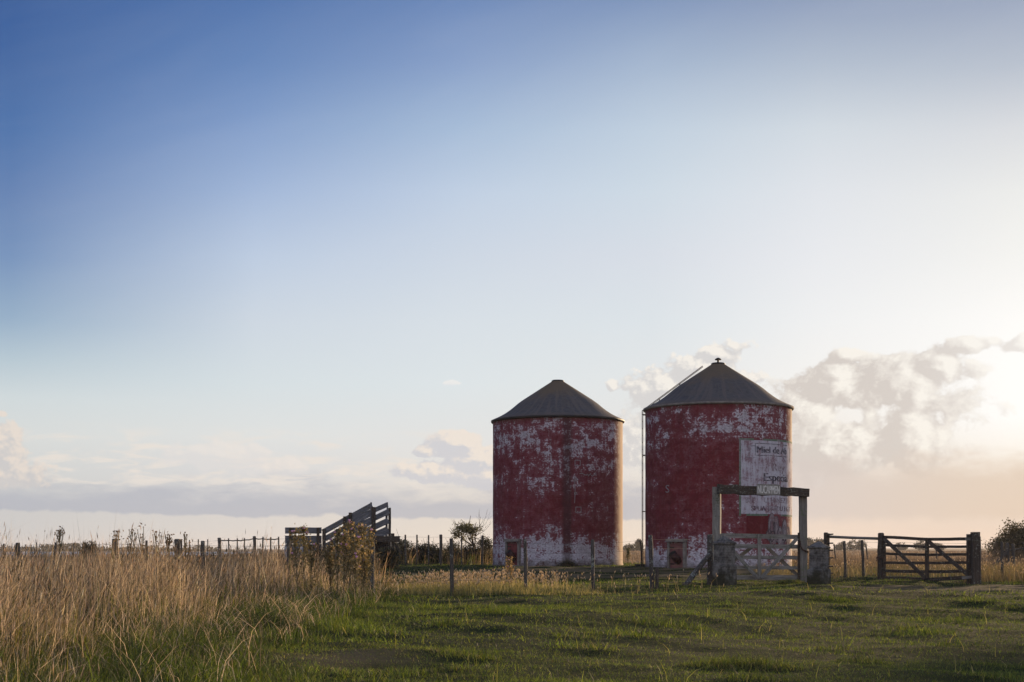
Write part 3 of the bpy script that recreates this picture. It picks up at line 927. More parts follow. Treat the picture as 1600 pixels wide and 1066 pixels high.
# masonry gate piers
def m_pier():
    m, nt, bs = mat('mossy_pier_masonry')
    uv = nt.new('ShaderNodeUVMap').outputs[0]; ob = nt.new('ShaderNodeTexCoord').outputs['Object']
    _, _, oz = nt.sep(ob)
    n1 = nt.noise(ob, 3.0, 6, .65); n2 = nt.noise(ob, 15, 6, .7)
    br = nt.new('ShaderNodeTexBrick'); nt.l.new(nt.vmap(uv, (1, 1, 1)), br.inputs['Vector']); br.inputs['Scale'].default_value = 1
    br.inputs['Brick Width'].default_value = .24; br.inputs['Row Height'].default_value = .075; br.inputs['Mortar Size'].default_value = .006
    br.inputs['Color1'].default_value = (.036, .034, .031, 1); br.inputs['Color2'].default_value = (.095, .09, .083, 1); br.inputs['Mortar'].default_value = (.022, .021, .019, 1)
    col = nt.mix(nt.mr(n1, .42, .66, 0, .9), br.outputs[0], (.21, .205, .19))
    col = nt.mix(nt.m('MULTIPLY', nt.ss(.5, .68, n2), .6), col, (.035, .032, .026))
    col = nt.mix(nt.m('MULTIPLY', nt.ss(.62, .1, nt.m('ADD', oz, nt.m('MULTIPLY', nt.m('SUBTRACT', n1, .5), 1.1))), .9), col, (.022, .025, .012))
    nt.l.new(col, bs.inputs['Base Color'])
    nt.l.new(nt.bump(nt.m('ADD', nt.m('MULTIPLY', n2, .7), nt.m('MULTIPLY', br.outputs['Fac'], -.5)), .8, .02), bs.inputs['Normal'])
    bs.inputs['Roughness'].default_value = .95
    return m


M_PIER = m_pier()


def sqring(mb, c, prof, rz, sub=6):
    """square-plan pier from (half side, z) rings"""
    b = len(mb.v); per = []
    for k in range(4):
        a0 = rz + math.pi / 4 + k * math.pi / 2
        for j in range(sub): per.append((a0, j / sub))
    for (hs, z) in prof:
        for a0, f in per:
            p = Vector((math.cos(a0), math.sin(a0))) * hs * 1.414; q = Vector((math.cos(a0 + math.pi / 2), math.sin(a0 + math.pi / 2))) * hs * 1.414
            r = p.lerp(q, f); jt = random.uniform(-.008, .008) if hs > .1 else 0
            mb.v.append(Vector((c[0] + r.x * (1 + jt), c[1] + r.y * (1 + jt), c[2] + z + (jt if hs > .1 else 0))))
    N_ = 4 * sub
    for k in range(len(prof) - 1):
        for q in range(N_):
            a = b + k * N_ + q; d = b + k * N_ + (q + 1) % N_
            u0 = q / sub * prof[0][0] * 2; u1 = (q + 1) / sub * prof[0][0] * 2
            mb.face([a, d, d + N_, a + N_], [(u0, prof[k][1]), (u1, prof[k][1]), (u1, prof[k + 1][1]), (u0, prof[k + 1][1])])
    e = b + (len(prof) - 1) * N_
    mb.face([e + q for q in range(N_)], [(0, 0)] * N_)


def pier(px, Y, label, rz, zshift, base_s, tilt=0):
    x = GX(px, Y); z0 = gz(x, Y)
    t = thing('gate_pier', label, 'pier', (x, Y, z0), 'masonry piers beside the gateway')
    s = Y / F
    hz = (HOR) ; z_of = lambda py: EYE + (HOR - py) * s - z0
    c = (x, Y, z0)
    step, cap0, cap1, apex = [z_of(v) for v in zshift]
    hb, hu, hc = base_s
    mb = MB(); sqring(mb, c, [(hb * 1.02, -.2), (hb, .05), (hb * .98, step * .5), (hb * .98, step - .03), (hu + .02, step + .015)], rz); mb.build('plinth', M_PIER, t)
    mb = MB(); sqring(mb, c, [(hu, step - .01), (hu * .99, (step + cap0) / 2), (hu * .99, cap0 + .02)], rz); mb.build('shaft', M_PIER, t)
    mb = MB(); sqring(mb, c, [(hc * .93, cap0), (hc, cap0 + .02), (hc, cap1), (hc * .55, cap1 + (apex - cap1) * .5), (.05, apex), (.03, apex + .02)], rz, 4); mb.build('cap', M_PIER, t)
    return t


pier(1132.0, 43.8, 'mossy masonry pier with a pointed cap at the left gateway post', R_(40), (883, 851, 848, 839), (.27, .23, .265))
pier(1279.5, 43.7, 'mossy masonry pier with a pointed cap at the right gateway post', R_(46), (889.5, 857.5, 854.5, 847), (.268, .215, .255))

# fence corner post with its leaning strut
def single_post(name, label, cat, px, py0, py1, Y, r, m, lean=0, group=None, seg=9, jit=.08, taper=.9):
    x = GX(px, Y); z = gz(x, Y)
    top = P(px + lean, py0, Y)
    mb = MB(); wood_post(mb, (x, Y, z - .25), top, r, seg, jit, 6, taper)
    o = mb.build(name, m, None, (x, Y, z))
    tag(o, label, cat, group); return o


x = GX(1110, 44.6)
t = thing('corner_post', 'lichen-spotted corner post with a leaning strut left of the gateway pier', 'post', (x, 44.6, gz(x, 44.6)))
mb = MB(); wood_post(mb, (x, 44.6, gz(x, 44.6) - .2), P(1109.5, 836.5, 44.6), .105, 10, .06, 7, .92); mb.build('post', W_LICH, t)
mb = MB(); pa_ = P(1069, 916, 43.6); pa_.z = gz(pa_.x, pa_.y) - .05
wood_post(mb, pa_, P(1108, 867, 44.5), .085, 9, .09, 8, .9); mb.build('strut', W_LICH, t)

# ================================================================== FRONT WIRE FENCE
ff = [(28, 30.6, 849, 0, .05), (178, 31.4, 843, 1, .065), (318, 32.1, 846, -1, .05), (451, 32.7, 846, 0, .045), (580.5, 33.4, 848, 1.5, .05), (706.5, 34, 842, -1.5, .048), (822, 35, 843, -1.5, .045), (927, 37, 844, -1, .05), (1019.5, 40, 837, -3.5, .062)]
fx = thing('wire_fence', 'wire fence with thin lichen posts running across in front of the red silos', 'fence', (GX(706, 34), 34, gz(GX(706, 34), 34)))
tops = []
for (px, Y, top, lean, r) in ff:
    x = GX(px, Y); z = gz(x, Y)
    tp = P(px + lean, top, Y)
    mb = MB(); wood_post(mb, (x, Y, z - .25), tp, r, 8, .12, 7, .95)
    mb.build('fence_post', W_LICH if px > 900 else W_POST, fx); tops.append((Vector((x, Y, z)), tp))
endp = (Vector((GX(1110, 44.6), 44.6, gz(GX(1110, 44.6), 44.6))), P(1109, 836.5, 44.6))
tops.append(endp)
for hf in (.93, .76, .60, .44, .28):
    mb = MB(); pts = []
    for k in range(len(tops) - 1):
        a = tops[k][0].lerp(tops[k][1], hf); e = tops[k + 1][0].lerp(tops[k + 1][1], hf)
        for j in range(4):
            q = j / 4; p = a.lerp(e, q); p.z -= .02 * math.sin(math.pi * q); pts.append(p)
    pts.append(tops[-1][0].lerp(tops[-1][1], hf))
    mb.tube(pts, .0026, 4, 0, False); mb.build('wire', M_WIRE, fx)
single_post('short_stump', 'short dark stump standing against a leaning lichen fence post', 'post', 1026.5, 888, 917, 39.9, .055, W_DARK)

# ================================================================== BACK FENCE ON THE LEFT
bf = [(-20, 84, 850, .08), (6, 84, 850, .055), (24, 84, 851, .03), (40, 84, 851, .03), (57, 83, 848, .03), (87, 82, 848, .07), (115, 81, 848, .03), (150, 80, 848, .03), (204, 79, 849, .035), (228, 78, 845, .07), (264, 77, 845, .03), (276, 77, 843.5, .17), (284, 76.5, 843, .06), (295, 76, 844, .03), (309, 76, 843, .035), (325, 75.5, 843, .03), (343.5, 75, 841, .10), (358, 75, 841.5, .035), (370, 74.5, 841.5, .035), (382, 74.5, 841, .035), (398.5, 74, 838.5, .09), (410, 74, 839, .04), (423, 73.5, 839.5, .04), (436, 73.5, 839, .04),
      (634, 72, 836, .05), (651.5, 72, 836, .045), (670, 71.5, 836.5, .04), (688.5, 71, 836, .085), (721, 71, 838, .04), (753, 70.5, 837, .06)]
bfx = thing('post_fence', 'back fence of dark uneven posts in tall weeds behind the loading ramp', 'fence', (GX(343, 75), 75, gz(GX(343, 75), 75)))
bt = []
for (px, Y, top, r) in bf:
    x = GX(px, Y); z = gz(x, Y); tp = P(px + random.uniform(-1.2, 1.2), top, Y)
    mb = MB(); wood_post(mb, (x, Y, z - .2), tp, r, 7, .1, 5, .95); mb.build('fence_post', W_POST, bfx); bt.append((Vector((x, Y, z)), tp))
for hf in (.93, .7, .45):
    mb = MB(); mb.tube([a.lerp(e, hf) for a, e in bt], .004, 4, 0, False); mb.build('wire', M_WIRE, bfx)
mb = MB()
for k in range(16, 23):
    a = bt[k][1] - Vector((0, .05, .10)); e = bt[k + 1][1] - Vector((0, .05, .10))
    mb.tube([a, a.lerp(e, .5) - Vector((0, 0, .03)), e], .03, 6, .1)
mb.build('rail', W_POST, bfx)

# ================================================================== LOADING RAMP
YC = 61.0
rampz = gz(GX(545, YC), YC)
ramp = thing('loading_ramp', 'old grey timber cattle loading ramp with slatted sides rising to the right', 'ramp', (GX(545, YC), YC, rampz))
def plank(pa, pb, h_px, Y, name='plank', m=W_BLUE, th=.05, dy=0.0):
    mb = MB(); mb.beam(P(pa[0], pa[1], Y + dy), P(pb[0], pb[1], Y + dy), th, h_px * Y / F, 6, .006); mb.build(name, m, ramp)


YN, YF = YC, YC + 1.3
# near side: three sloping planks and the sheeted apron under them
plank((504.5, 831.5), (581.5, 789.5), 8.4, YN); plank((508, 842), (581, 801.5), 8.0, YN); plank((510, 853), (581, 815), 8.0, YN)
plank((512, 864), (582, 828), 11.0, YN)
plank((514, 874), (583, 842), 12.0, YN)
# far side
plank((540, 817.5), (605.6, 788.2), 7.2, YF); plank((542, 830.5), (608, 799.0), 8.2, YF); plank((545, 842), (607, 813.5), 9.0, YF); plank((556, 850), (607, 828.0), 12.0, YF)
# deck between the sides
mb = MB()
d0 = P(512, 868, YN); d1 = P(584, 840, YN); e0 = P(520, 868, YF); e1 = P(606, 839, YF)
for k in range(14):
    f0, f1 = k / 14, (k + .86) / 14
    a, b2 = d0.lerp(d1, f0), d0.lerp(d1, f1); c2, d2 = e0.lerp(e1, f1), e0.lerp(e1, f0)
    mb.beam((a + b2) / 2, (c2 + d2) / 2, (b2 - a).length, .05, 2, .004)
mb.build('deck', W_DARK, ramp)
for (px, t0, t1, w_, Y, m_) in ((506.5, 827, 884, .14, YN - .07, W_DARK), (538.5, 807, 884, .12, YN - .07, W_DARK), (547.5, 801, 884, .13, YN - .07, W_DARK), (583.8, 792.5, 884, .17, YN - .09, W_DARK),
                             (608.8, 793.5, 884, .11, YF + .05, W_DARK), (604.0, 800, 838, .09, YF + .05, W_DARK), (579.8, 785, 812, .07, YN - .06, W_BLUE), (605.2, 785, 806, .06, YF + .05, W_BLUE)):
    x = GX(px, Y); zb_ = max(gz(x, Y) - .2, P(px, t1, Y).z)
    mb = MB(); mb.beam((x, Y, zb_), P(px, t0, Y), w_, w_, 4, .006, up=(0, -1, 0)); mb.build('post', m_, ramp)
# sleeper beam, trestle and brace at the high end
mb = MB(); mb.beam(P(580, 842.3, YN - .2), P(624.5, 842.3, YN - .2), .22, 8.8 * YN / F, 5, .01); mb.build('sleeper', W_DARK, ramp)
mb = MB(); mb.beam(P(585, 836, YN - .1), P(605, 836, YN - .1), .3, .085, 3, .008); mb.build('sleeper', W_BLUE, ramp)
mb = MB(); mb.beam((GX(613.8, YN), YN - .05, rampz - .2), P(613.8, 833.5, YN - .05), .14, .14, 3, .008, up=(0, -1, 0)); mb.build('post', W_DARK, ramp)
mb = MB(); mb.beam(P(615, 848, YN - .05), P(628, 866, YN - .05), .09, .09, 3, .006); mb.build('brace', W_DARK, ramp)
mb = MB(); mb.beam(P(584, 853, YN + .5), P(607, 853, YN + .5), .12, .40, 3, .008); mb.build('sleeper', W_DARK, ramp)
mb = MB(); mb.beam(P(588, 862, YN + .1), P(606, 856, YN + .1), .10, .14, 3, .008); mb.build('brace', W_DARK, ramp)
# holding pen at the low end
plank((445.5, 829), (502.5, 829), 9.6, YN, 'pen_board'); plank((445.5, 843.5), (502.5, 843.5), 12.5, YN, 'pen_board'); plank((446, 856.0), (503, 856.0), 11.5, YN, 'pen_board'); plank((446, 868.5), (503, 868.5), 12.0, YN, 'pen_board')
for (px, w_) in ((454, .10), (497, .12), (475.5, .09)):
    x = GX(px, YN - .07); mb = MB(); mb.beam((x, YN - .07, rampz - .2), P(px, 824.5 if px != 475.5 else 838, YN - .07), w_, .08, 3, .004, up=(0, -1, 0)); mb.build('pen_post', W_DARK, ramp)
mb = MB(); mb.beam(P(444.5, 868, YN - .12), P(452.5, 868, YN - .12), .03, .75, 1); mb.beam(P(466, 868, YN - .12), P(474, 868, YN - .12), .03, .75, 1); mb.build('tin_sheet', m_plain('pale_tin', (.28, .29, .31), .7, 0, .3, 4), ramp)

# ================================================================== RIGHT-HAND GATE
Y0, Y1 = 47.6, 43.4
rg = thing('dark_field_gate', 'dark weathered six-bar field gate closed between heavy posts on the right', 'gate', (GX(1449, 45.5), 45.5, gz(GX(1449, 45.5), 45.5)))
def Yat(px): # the gate recedes to its left end: depth along the straight line between the posts
    xa, xb = GX(1378, Y0), GX(1519, Y1)
    k = (px - 800) / F
    sl_ = (Y1 - Y0) / (xb - xa)
    return (Y0 - sl_ * xa) / (1 - sl_ * k)
def PG(px, py, dy=0): return P(px, py, Yat(px) + dy)
for (ya, ym, yb, h) in ((839.0, 843, 842.0, .10), (852.0, 854.5, 854.5, .085), (865.2, 867, 866.3, .085), (879.5, 880, 879.0, .09), (892.0, 893.5, 892.5, .10), (903.5, 905.5, 902.5, .12)):
    mb = MB(); mb.beam(PG(1380, ya), PG(1449, ym), .05, h, 4, .006); mb.beam(PG(1449, ym), PG(1518, yb), .05, h * .97, 4, .006); mb.build('rail', W_DARK, rg)
mb = MB(); mb.beam(PG(1448.5, 905, -.05), PG(1448.5, 841, -.05), .12, .06, 4, .004, up=(0, -1, 0)); mb.build('stile', W_DARK, rg)
mb = MB(); mb.beam(PG(1382, 904, .02), PG(1382, 838, .02), .08, .06, 4, .004, up=(0, -1, 0)); mb.build('stile', W_DARK, rg)
for p, q in (((1381.5, 842), (1446, 903)), ((1452, 847), (1513, 899))):
    mb = MB(); mb.beam(PG(p[0], p[1], -.07), PG(q[0], q[1], -.07), .05, .12, 4, .005, up=(.2, 0, 1)); mb.build('brace', W_DARK, rg)
for (pa, pb, Y) in (((1508, 842.3), (1518.5, 842.3), 43.35), ((1503, 903), (1519, 901.8), 43.25)):
    mb = MB(); mb.beam(P(pa[0], pa[1], Y), P(pb[0], pb[1], Y), .05, .085, 2, .003); mb.build('latch_board', W_GREY, rg)
x = GX(1376, 47.6); t = thing('hinge_post', 'round-topped dark post with a wire loop at the left end of the dark gate', 'post', (x, 47.6, gz(x, 47.6)))
mb = MB(); wood_post(mb, (x, 47.6, gz(x, 47.6) - .3), P(1376.3, 834, 47.6), .118, 10, .07, 7, .88); mb.build('trunk', W_DARK, t)
mb = MB()
for k in range(2):
    c = P(1376, 871 + k * 1.2, 47.6); mb.tube([c + Vector((math.cos(a) * .135, math.sin(a) * .135, .02 * math.sin(2 * a))) for a in np.linspace(0, 6.28, 17)], .012, 5, 0, False)
mb.tube([P(1373.5, 871, 47.45), P(1370, 875.5, 47.4), P(1369, 877, 47.4)], .015, 5)
mb.build('wire_loop', M_RUST, t)
x = GX(1525.0, 43.2)
t = thing('strainer_post', 'heavy squared dark double post at the right end of the dark gate', 'post', (x, 43.2, gz(x, 43.2)))
mb = MB(); mb.beam((x, 43.2, gz(x, 43.2) - .3), P(1523.8, 831.5, 43.2), .225, .22, 7, .006, up=(0, -1, 0)); mb.build('main_post', W_DARK, t)
x2 = GX(1515.5, 43.45); mb = MB(); mb.beam((x2, 43.45, gz(x2, 43.45) - .3), P(1515.0, 834.8, 43.45), .16, .15, 6, .006, up=(0, -1, 0)); mb.build('side_post', W_DARK, t)
x2 = GX(1530.0, 43.5); mb = MB(); mb.beam((x2, 43.5, gz(x2, 43.5) - .3), P(1529.5, 838.5, 43.5), .09, .1, 6, .006, up=(0, -1, 0)); mb.build('side_post', W_GREY, t)
# straight rail and its post between pier and gate
x = GX(1291, 48.2); t = thing('rail_fence', 'single high rail from a dark post behind the right pier to the dark gate', 'fence', (x, 48.2, gz(x, 48.2)))
mb = MB(); wood_post(mb, (x, 48.2, gz(x, 48.2) - .3), P(1290.5, 833, 48.2), .078, 9, .06, 6, .95); mb.build('fence_post', W_DARK, t)
mb = MB(); mb.tube([P(1293, 838.8, 48.2), P(1332, 840.6, 48.0), P(1372, 841.8, 47.7)], .048, 7, .06); mb.build('rail', W_GREY, t)
# another gate swung open and seen end on
x = GX(1297.5, 47); t = thing('open_gate', 'dark gate swung open and seen end on beside the right pier', 'gate', (x, 47.5, gz(x, 47.5)))
for py in (835.3, 849, 860, 871.5, 884.5, 895):
    dd = (py - 856) * .035
    mb = MB(); mb.beam(P(1293.8, py - .3 * dd, 48.35), P(1300.5, py + .7 * dd, 46.9), .07, .045, 3, .004); mb.build('rail', W_DARK, t)
mb = MB(); mb.beam(P(1294.6, 898, 48.36), P(1294.6, 833.5, 48.36), .06, .06, 3, .003, up=(0, -1, 0)); mb.build('stile', W_DARK, t)

# wire fence beyond the right gate
rf = thing('wire_fence', 'wire fence of slim dark posts in dry meadow beyond the right gate', 'fence', (GX(1348, 49.6), 49.6, gz(GX(1348, 49.6), 49.6)))
rt = []
for (px, Y, top, lean, r) in ((1322, 49.6, 846, -3, .05), (1350, 49.4, 844.5, -3, .055), (1566.5, 47.5, 847, -1, .05), (1603, 47, 845, -1, .05), (1650, 46.6, 844, 0, .05)):
    x = GX(px, Y); z = gz(x, Y); tp = P(px + lean, top, Y); mb = MB(); wood_post(mb, (x, Y, z - .2), tp, r, 8, .09, 5, .95); mb.build('fence_post', W_POST, rf); rt.append((Vector((x, Y, z)), tp))
for hf in (.95, .75, .52, .3):
    mb = MB(); mb.tube([a.lerp(e, hf) for a, e in rt], .003, 4, 0, False); mb.build('wire', M_WIRE, rf)
rf2 = thing('wire_fence', 'farther wire fence of thin leaning posts out in the tan field behind the dark gate', 'fence', (GX(1354, 76), 76, gz(GX(1354, 76), 76)))
rt = []
for (px, Y, top, lean, r) in ((1307, 77, 850, -4, .04), (1357, 76, 851, -4, .04), (1405, 76, 868, -5, .04), (1464.5, 78, 857, -2, .04)):
    x = GX(px, Y); z = gz(x, Y); tp = P(px + lean, top, Y); mb = MB(); wood_post(mb, (x, Y, z - .2), tp, r, 7, .1, 4, .95); mb.build('fence_post', W_POST, rf2); rt.append((Vector((x, Y, z)), tp))
for hf in (.95, .6):
    mb = MB(); mb.tube([a.lerp(e, hf) for a, e in rt], .003, 4, 0, False); mb.build('wire', M_WIRE, rf2)
# corral corner at the far right
x = GX(1576, 60); t = thing('corral_corner', 'old corral corner of two stout posts with a slanting log strut below the right tree', 'fence', (x, 60, gz(x, 60)))
for (px, top, r) in ((1574.5, 849, .085), (1583.5, 850.5, .08)):
    xx = GX(px, 60); mb = MB(); wood_post(mb, (xx, 60, gz(xx, 60) - .2), P(px - .5, top, 60), r, 8, .08, 5, .95); mb.build('fence_post', W_POST, t)
mb = MB(); wood_post(mb, P(1551, 885, 59.2), P(1573, 864, 60), .075, 8, .08, 5, .95); mb.build('strut', W_DARK, t)
mb = MB(); mb.tube([P(1568, 862, 60), P(1584, 859.5, 60), P(1596, 857, 60), P(1612, 856, 60)], .03, 6, .1); mb.build('rail', W_POST, t)
# ================================================================== GRASSES
def xlawn(y):
    """right-hand limit of the rough long grass"""
    y = np.asarray(y, float)
    return np.interp(y, [6, 11, 14, 18, 23, 28, 32, 36, 40, 60, 80], [-2.2, -2.4, -2.8, -3.0, -3.1, -3.0, -2.9, -3.2, -4.0, -5.6, -7.2]) + .35 * wob(y * .7, y * .2, 2.1, 4)


def xedge(y):
    """right-hand limit of the tall dry grass"""
    y = np.asarray(y, float)
    return np.interp(y, [6, 11.6, 14, 17.7, 23, 27, 30, 33, 36, 40, 60, 80], [-2.6, -3.7, -4.1, -4.5, -4.7, -4.5, -3.9, -3.1, -3.2, -4.0, -5.6, -7.2]) + .4 * wob(y * .7, y * .2, 2.3, 4)


def frame_x(y, m=1.2): return .365 * y + m


def scatter(n, y0, y1, xlo, xhi, p=1.0):
    """uniform-ish over the strip: y by width-weighted sampling"""
    yy = np.sqrt(rng.uniform(y0 ** 2, y1 ** 2, int(n * 1.7)))
    lo = xlo(yy); hi = xhi(yy)
    wid = np.maximum(hi - lo, 0)
    keep = rng.uniform(0, 1, len(yy)) < wid / wid.max() * (yy.mean() / yy if False else 1)
    yy = yy[keep]; lo = lo[keep]; hi = hi[keep]
    xx = lo + (hi - lo) * rng.uniform(0, 1, len(yy))
    return xx[:n], yy[:n]


GREENS = [(.055, .082, .013), (.105, .130, .020), (.18, .178, .032), (.06, .08, .022)]
DRYS = [(.24, .18, .09), (.18, .135, .07), (.30, .23, .12)]
STRAWS = [(.46, .38, .28), (.35, .28, .20), (.58, .49, .38), (.25, .195, .135)]
DULL = [(.12, .09, .055), (.09, .085, .035)]

# ---- short turf
parts = []
for (y0, y1, dens, w0, hs) in ((8.5, 16, 1900, .0050, 1.0), (16, 28, 800, .0080, 1.0), (28, 50, 260, .014, 1.0), (50, 84, 80, .026, .9)):
    area = .365 * (y1 ** 2 - y0 ** 2) + 2.4 * (y1 - y0)
    n = int(area * dens)
    x, y = scatter(n, y0, y1, lambda q: -frame_x(q), lambda q: frame_x(q))
    k = (x > xedge(y) - .2)
    if y0 >= 50: k &= ~((x > 9.5) & (y > 60) & (x > 13)) & (y < 82)
    # not inside the silos
    for (cx, cy) in ((2.25, 70), (9.07, 62.6)): k &= ((x - cx) ** 2 + (y - cy) ** 2) > 3.25 ** 2
    x, y = x[k], y[k]
    d = dry_and_sunlit(x, y); n = len(x)
    tuft = sst(.25, .75, wob(x, y, 2.3, 3, 8) + .5 * wob(x, y, .8, 11, 8))
    near_edge = np.exp(-np.maximum(x - xlawn(y), 0) / .6) * (y < 40)
    dr = rng.uniform(0, 1, n) < np.clip(d * .6 + .05 + .6 * (d > 1.0), 0, .97)
    h = (.05 + .12 * tuft + .20 * near_edge * rng.uniform(.2, 1, n)) * rng.uniform(.5, 1.5, n) * hs
    h = np.where(rng.uniform(0, 1, n) < .006, h * 2.0 + .05, h)
    h *= (1 - .5 * np.minimum(d, 1))
    tn = np.where(dr[:, None], tints(n, DRYS, .35), tints(n, GREENS, .4))
    tn *= (1 + .45 * wob(x, y, 1.4, 5, 7))[:, None]
    bend = rng.uniform(.2, 1.4, n) + np.where(dr, .6, 0)
    V, Q, T, C, _ = blades(x, y, ground(x, y), h, w0 * rng.uniform(.7, 1.4, n), bend, tn, 2)
    parts.append((V, Q, T, C))
# single pale stalks and dock stems standing out of the turf
n = 420; y = np.sqrt(rng.uniform(11 ** 2, 36 ** 2, n)); x = rng.uniform(-3, .37, n) ; x = np.where(x < -1, rng.uniform(-.1, .37, n), x) * y; n = len(x)
V, Q, T, C, _ = blades(x, y, ground(x, y), rng.uniform(.12, .30, n), .006 * rng.uniform(.8, 1.5, n), rng.uniform(0, .9, n), tints(n, [(.34, .26, .13), (.22, .2, .06)], .25), 3)
parts.append((V, Q, T, C))
o = bulk('turf_grass', *join(parts), TURF)
tag(o, 'short rough green turf with dry patches and sunlit-tinted rut bands across the foreground and round the silos', 'grass', kind='stuff')

# ---- uncut dry grass on the left
parts = []
def straw_field(n, y0, y1, xlo, xhi, hmean, w0, cols, green=.22, panicle=.4, tall=.02, lean_sd=.35, hvar=.25):
    x, y = scatter(n, y0, y1, xlo, xhi)
    n = len(x)
    # gather into tussocks
    a = rng.uniform(0, 6.28, n); r = .10 * wob(x, y, .9, 8, 8)
    x = x + r * np.cos(a); y = y + r * np.sin(a)
    cl = wob(x, y, 2.6, 1, 8) + .6 * wob(x, y, 1.0, 10, 8)
    kp = rng.uniform(0, 1, n) < np.clip(.55 + 1.1 * cl, .16, 1)
    x, y, cl = x[kp], y[kp], cl[kp]; n = len(x)
    edge = sst(-.5, 1.7, xedge(y) - x + .5 * wob(x, y, 1.1, 14, 8)) if y1 < 45 else np.ones(n)
    h = hmean * (1 + .28 * cl) * np.clip(rng.normal(1, hvar, n), .3, 1.7) * (.28 + .72 * edge)
    tl = (rng.uniform(0, 1, n) < tall) & (edge > .6)
    h = np.where(tl, h * 1.35 + .1, h)
    gr = rng.uniform(0, 1, n) < np.clip(green - .3 * cl + .6 * (1 - edge), .03, .85)
    du = rng.uniform(0, 1, n) < .28
    tn = np.where(gr[:, None], tints(n, GREENS), np.where(du[:, None], tints(n, DULL), tints(n, cols, .38)))
    h = np.where(gr, h * .72, h)
    wind = np.arctan2(-.15, .9)
    lean = wind + rng.normal(0, 1.5, n)
    bend = np.abs(rng.normal(.22, lean_sd, n))
    fallen = rng.uniform(0, 1, n) < .05 + .25 * (1 - edge)
    bend = np.where(fallen, rng.uniform(1.0, 1.8, n), bend)
    V, Q, T, C, tip = blades(x, y, ground(x, y), h, w0 * rng.uniform(.7, 1.3, n) * np.where(gr, 1.6, 1), bend, tn, 3, None, lean)
    out = [(V, Q, T, C)]
    pk = (~gr) & (rng.uniform(0, 1, n) < panicle) & (~fallen) & (~tl)
    k = np.nonzero(pk)[0]
    dd = np.stack([np.cos(lean[k]) * bend[k] * .8, np.sin(lean[k]) * bend[k] * .8, np.ones(len(k))], 1) + rng.normal(0, .12, (len(k), 3))
    L = rng.uniform(.06, .20, len(k))
    sp = spindles(tip[k] - dd * (L * .6)[:, None], dd, L, w0 * rng.uniform(.5, 1.25, len(k)), np.clip(tn[k] * rng.uniform(.85, 1.3, (len(k), 1)), 0, .8))
    out.append(sp)
    return out


xe2 = lambda q: xedge(q) + .45
parts += straw_field(23000, 8.0, 16, lambda q: -frame_x(q), xe2, .78, .0048, STRAWS, .28, .2, .03)
parts += straw_field(28000, 14, 25, lambda q: -frame_x(q), xe2, .88, .0062, STRAWS, .22, .22, .03)
parts += straw_field(36000, 23, 36, lambda q: -frame_x(q), xe2, .84, .0085, STRAWS, .22, .25, .03)
o = bulk('dry_grass', *join(parts), STRAW)
tag(o, 'tall dry straw-coloured grass with seed heads filling the left foreground', 'dry grass', kind='stuff')
# rank dark green grass between the tall straw and the mown turf, with straws lying in it
parts = []
DGREEN = [(.020, .032, .007), (.032, .048, .010), (.062, .075, .016), (.034, .034, .014)]
for (n, y0, y1, w0) in ((30000, 8.5, 20, .0075), (30000, 19, 36, .011)):
    x, y = scatter(n, y0, y1, lambda q: np.maximum(-frame_x(q), xedge(q) - 2.6), lambda q: xlawn(q) + .5)
    cl = wob(x, y, 1.5, 12, 8) + .5 * wob(x, y, .6, 2, 8); n = len(x)
    k = rng.uniform(0, 1, n) < np.clip(.45 + 1.1 * cl, .10, 1)
    x, y, cl = x[k], y[k], cl[k]; n = len(x)
    fade = sst(.5, -.3, x - xlawn(y))
    V, Q, T, C, _ = blades(x, y, ground(x, y), rng.uniform(.12, .42, n) * (1 + .5 * cl) * (.4 + .6 * fade), w0 * rng.uniform(.6, 1.3, n), rng.uniform(.3, 1.7, n), tints(n, DGREEN) * (1 + .35 * wob(x, y, 2.2, 7, 8))[:, None], 3)
    parts.append((V, Q, T, C))
o = bulk('green_grass', *join(parts), TURF)
tag(o, 'rank dark green grass between the tall dry grass and the turf', 'grass', kind='stuff')
# weeds and dry grass behind the front fence, out to the back fence
parts = []
# straws fallen into the green
for (n, y0, y1, w0) in ((700, 8.5, 20, .0045), (800, 19, 34, .007)):
    x, y = scatter(n, y0, y1, lambda q: np.maximum(-frame_x(q), xedge(q) - .8), lambda q: xlawn(q) + .3); n = len(x)
    V, Q, T, C, _ = blades(x, y, ground(x, y) + .03, rng.uniform(.3, .75, n), w0 * rng.uniform(.7, 1.3, n), rng.uniform(.5, 2.0, n), tints(n, STRAWS, .25), 3)
    parts.append((V, Q, T, C))
parts += straw_field(38000, 35, 60, lambda q: -frame_x(q), xedge, .66, .014, [(.30, .22, .13), (.24, .18, .10), (.36, .27, .17)], .38, .3, .02)
parts += straw_field(26000, 58, 96, lambda q: -frame_x(q), lambda q: np.where(q > 71, np.minimum(-.5, xedge(q) + 6), xedge(q)), .75, .022, [(.22, .16, .09), (.16, .13, .07), (.28, .21, .13)], .45, .3, .03)
o = bulk('weeds', *join(parts), STRAW)
tag(o, 'mixed dry and green weeds standing between the front fence and the back fence', 'weeds', kind='stuff')

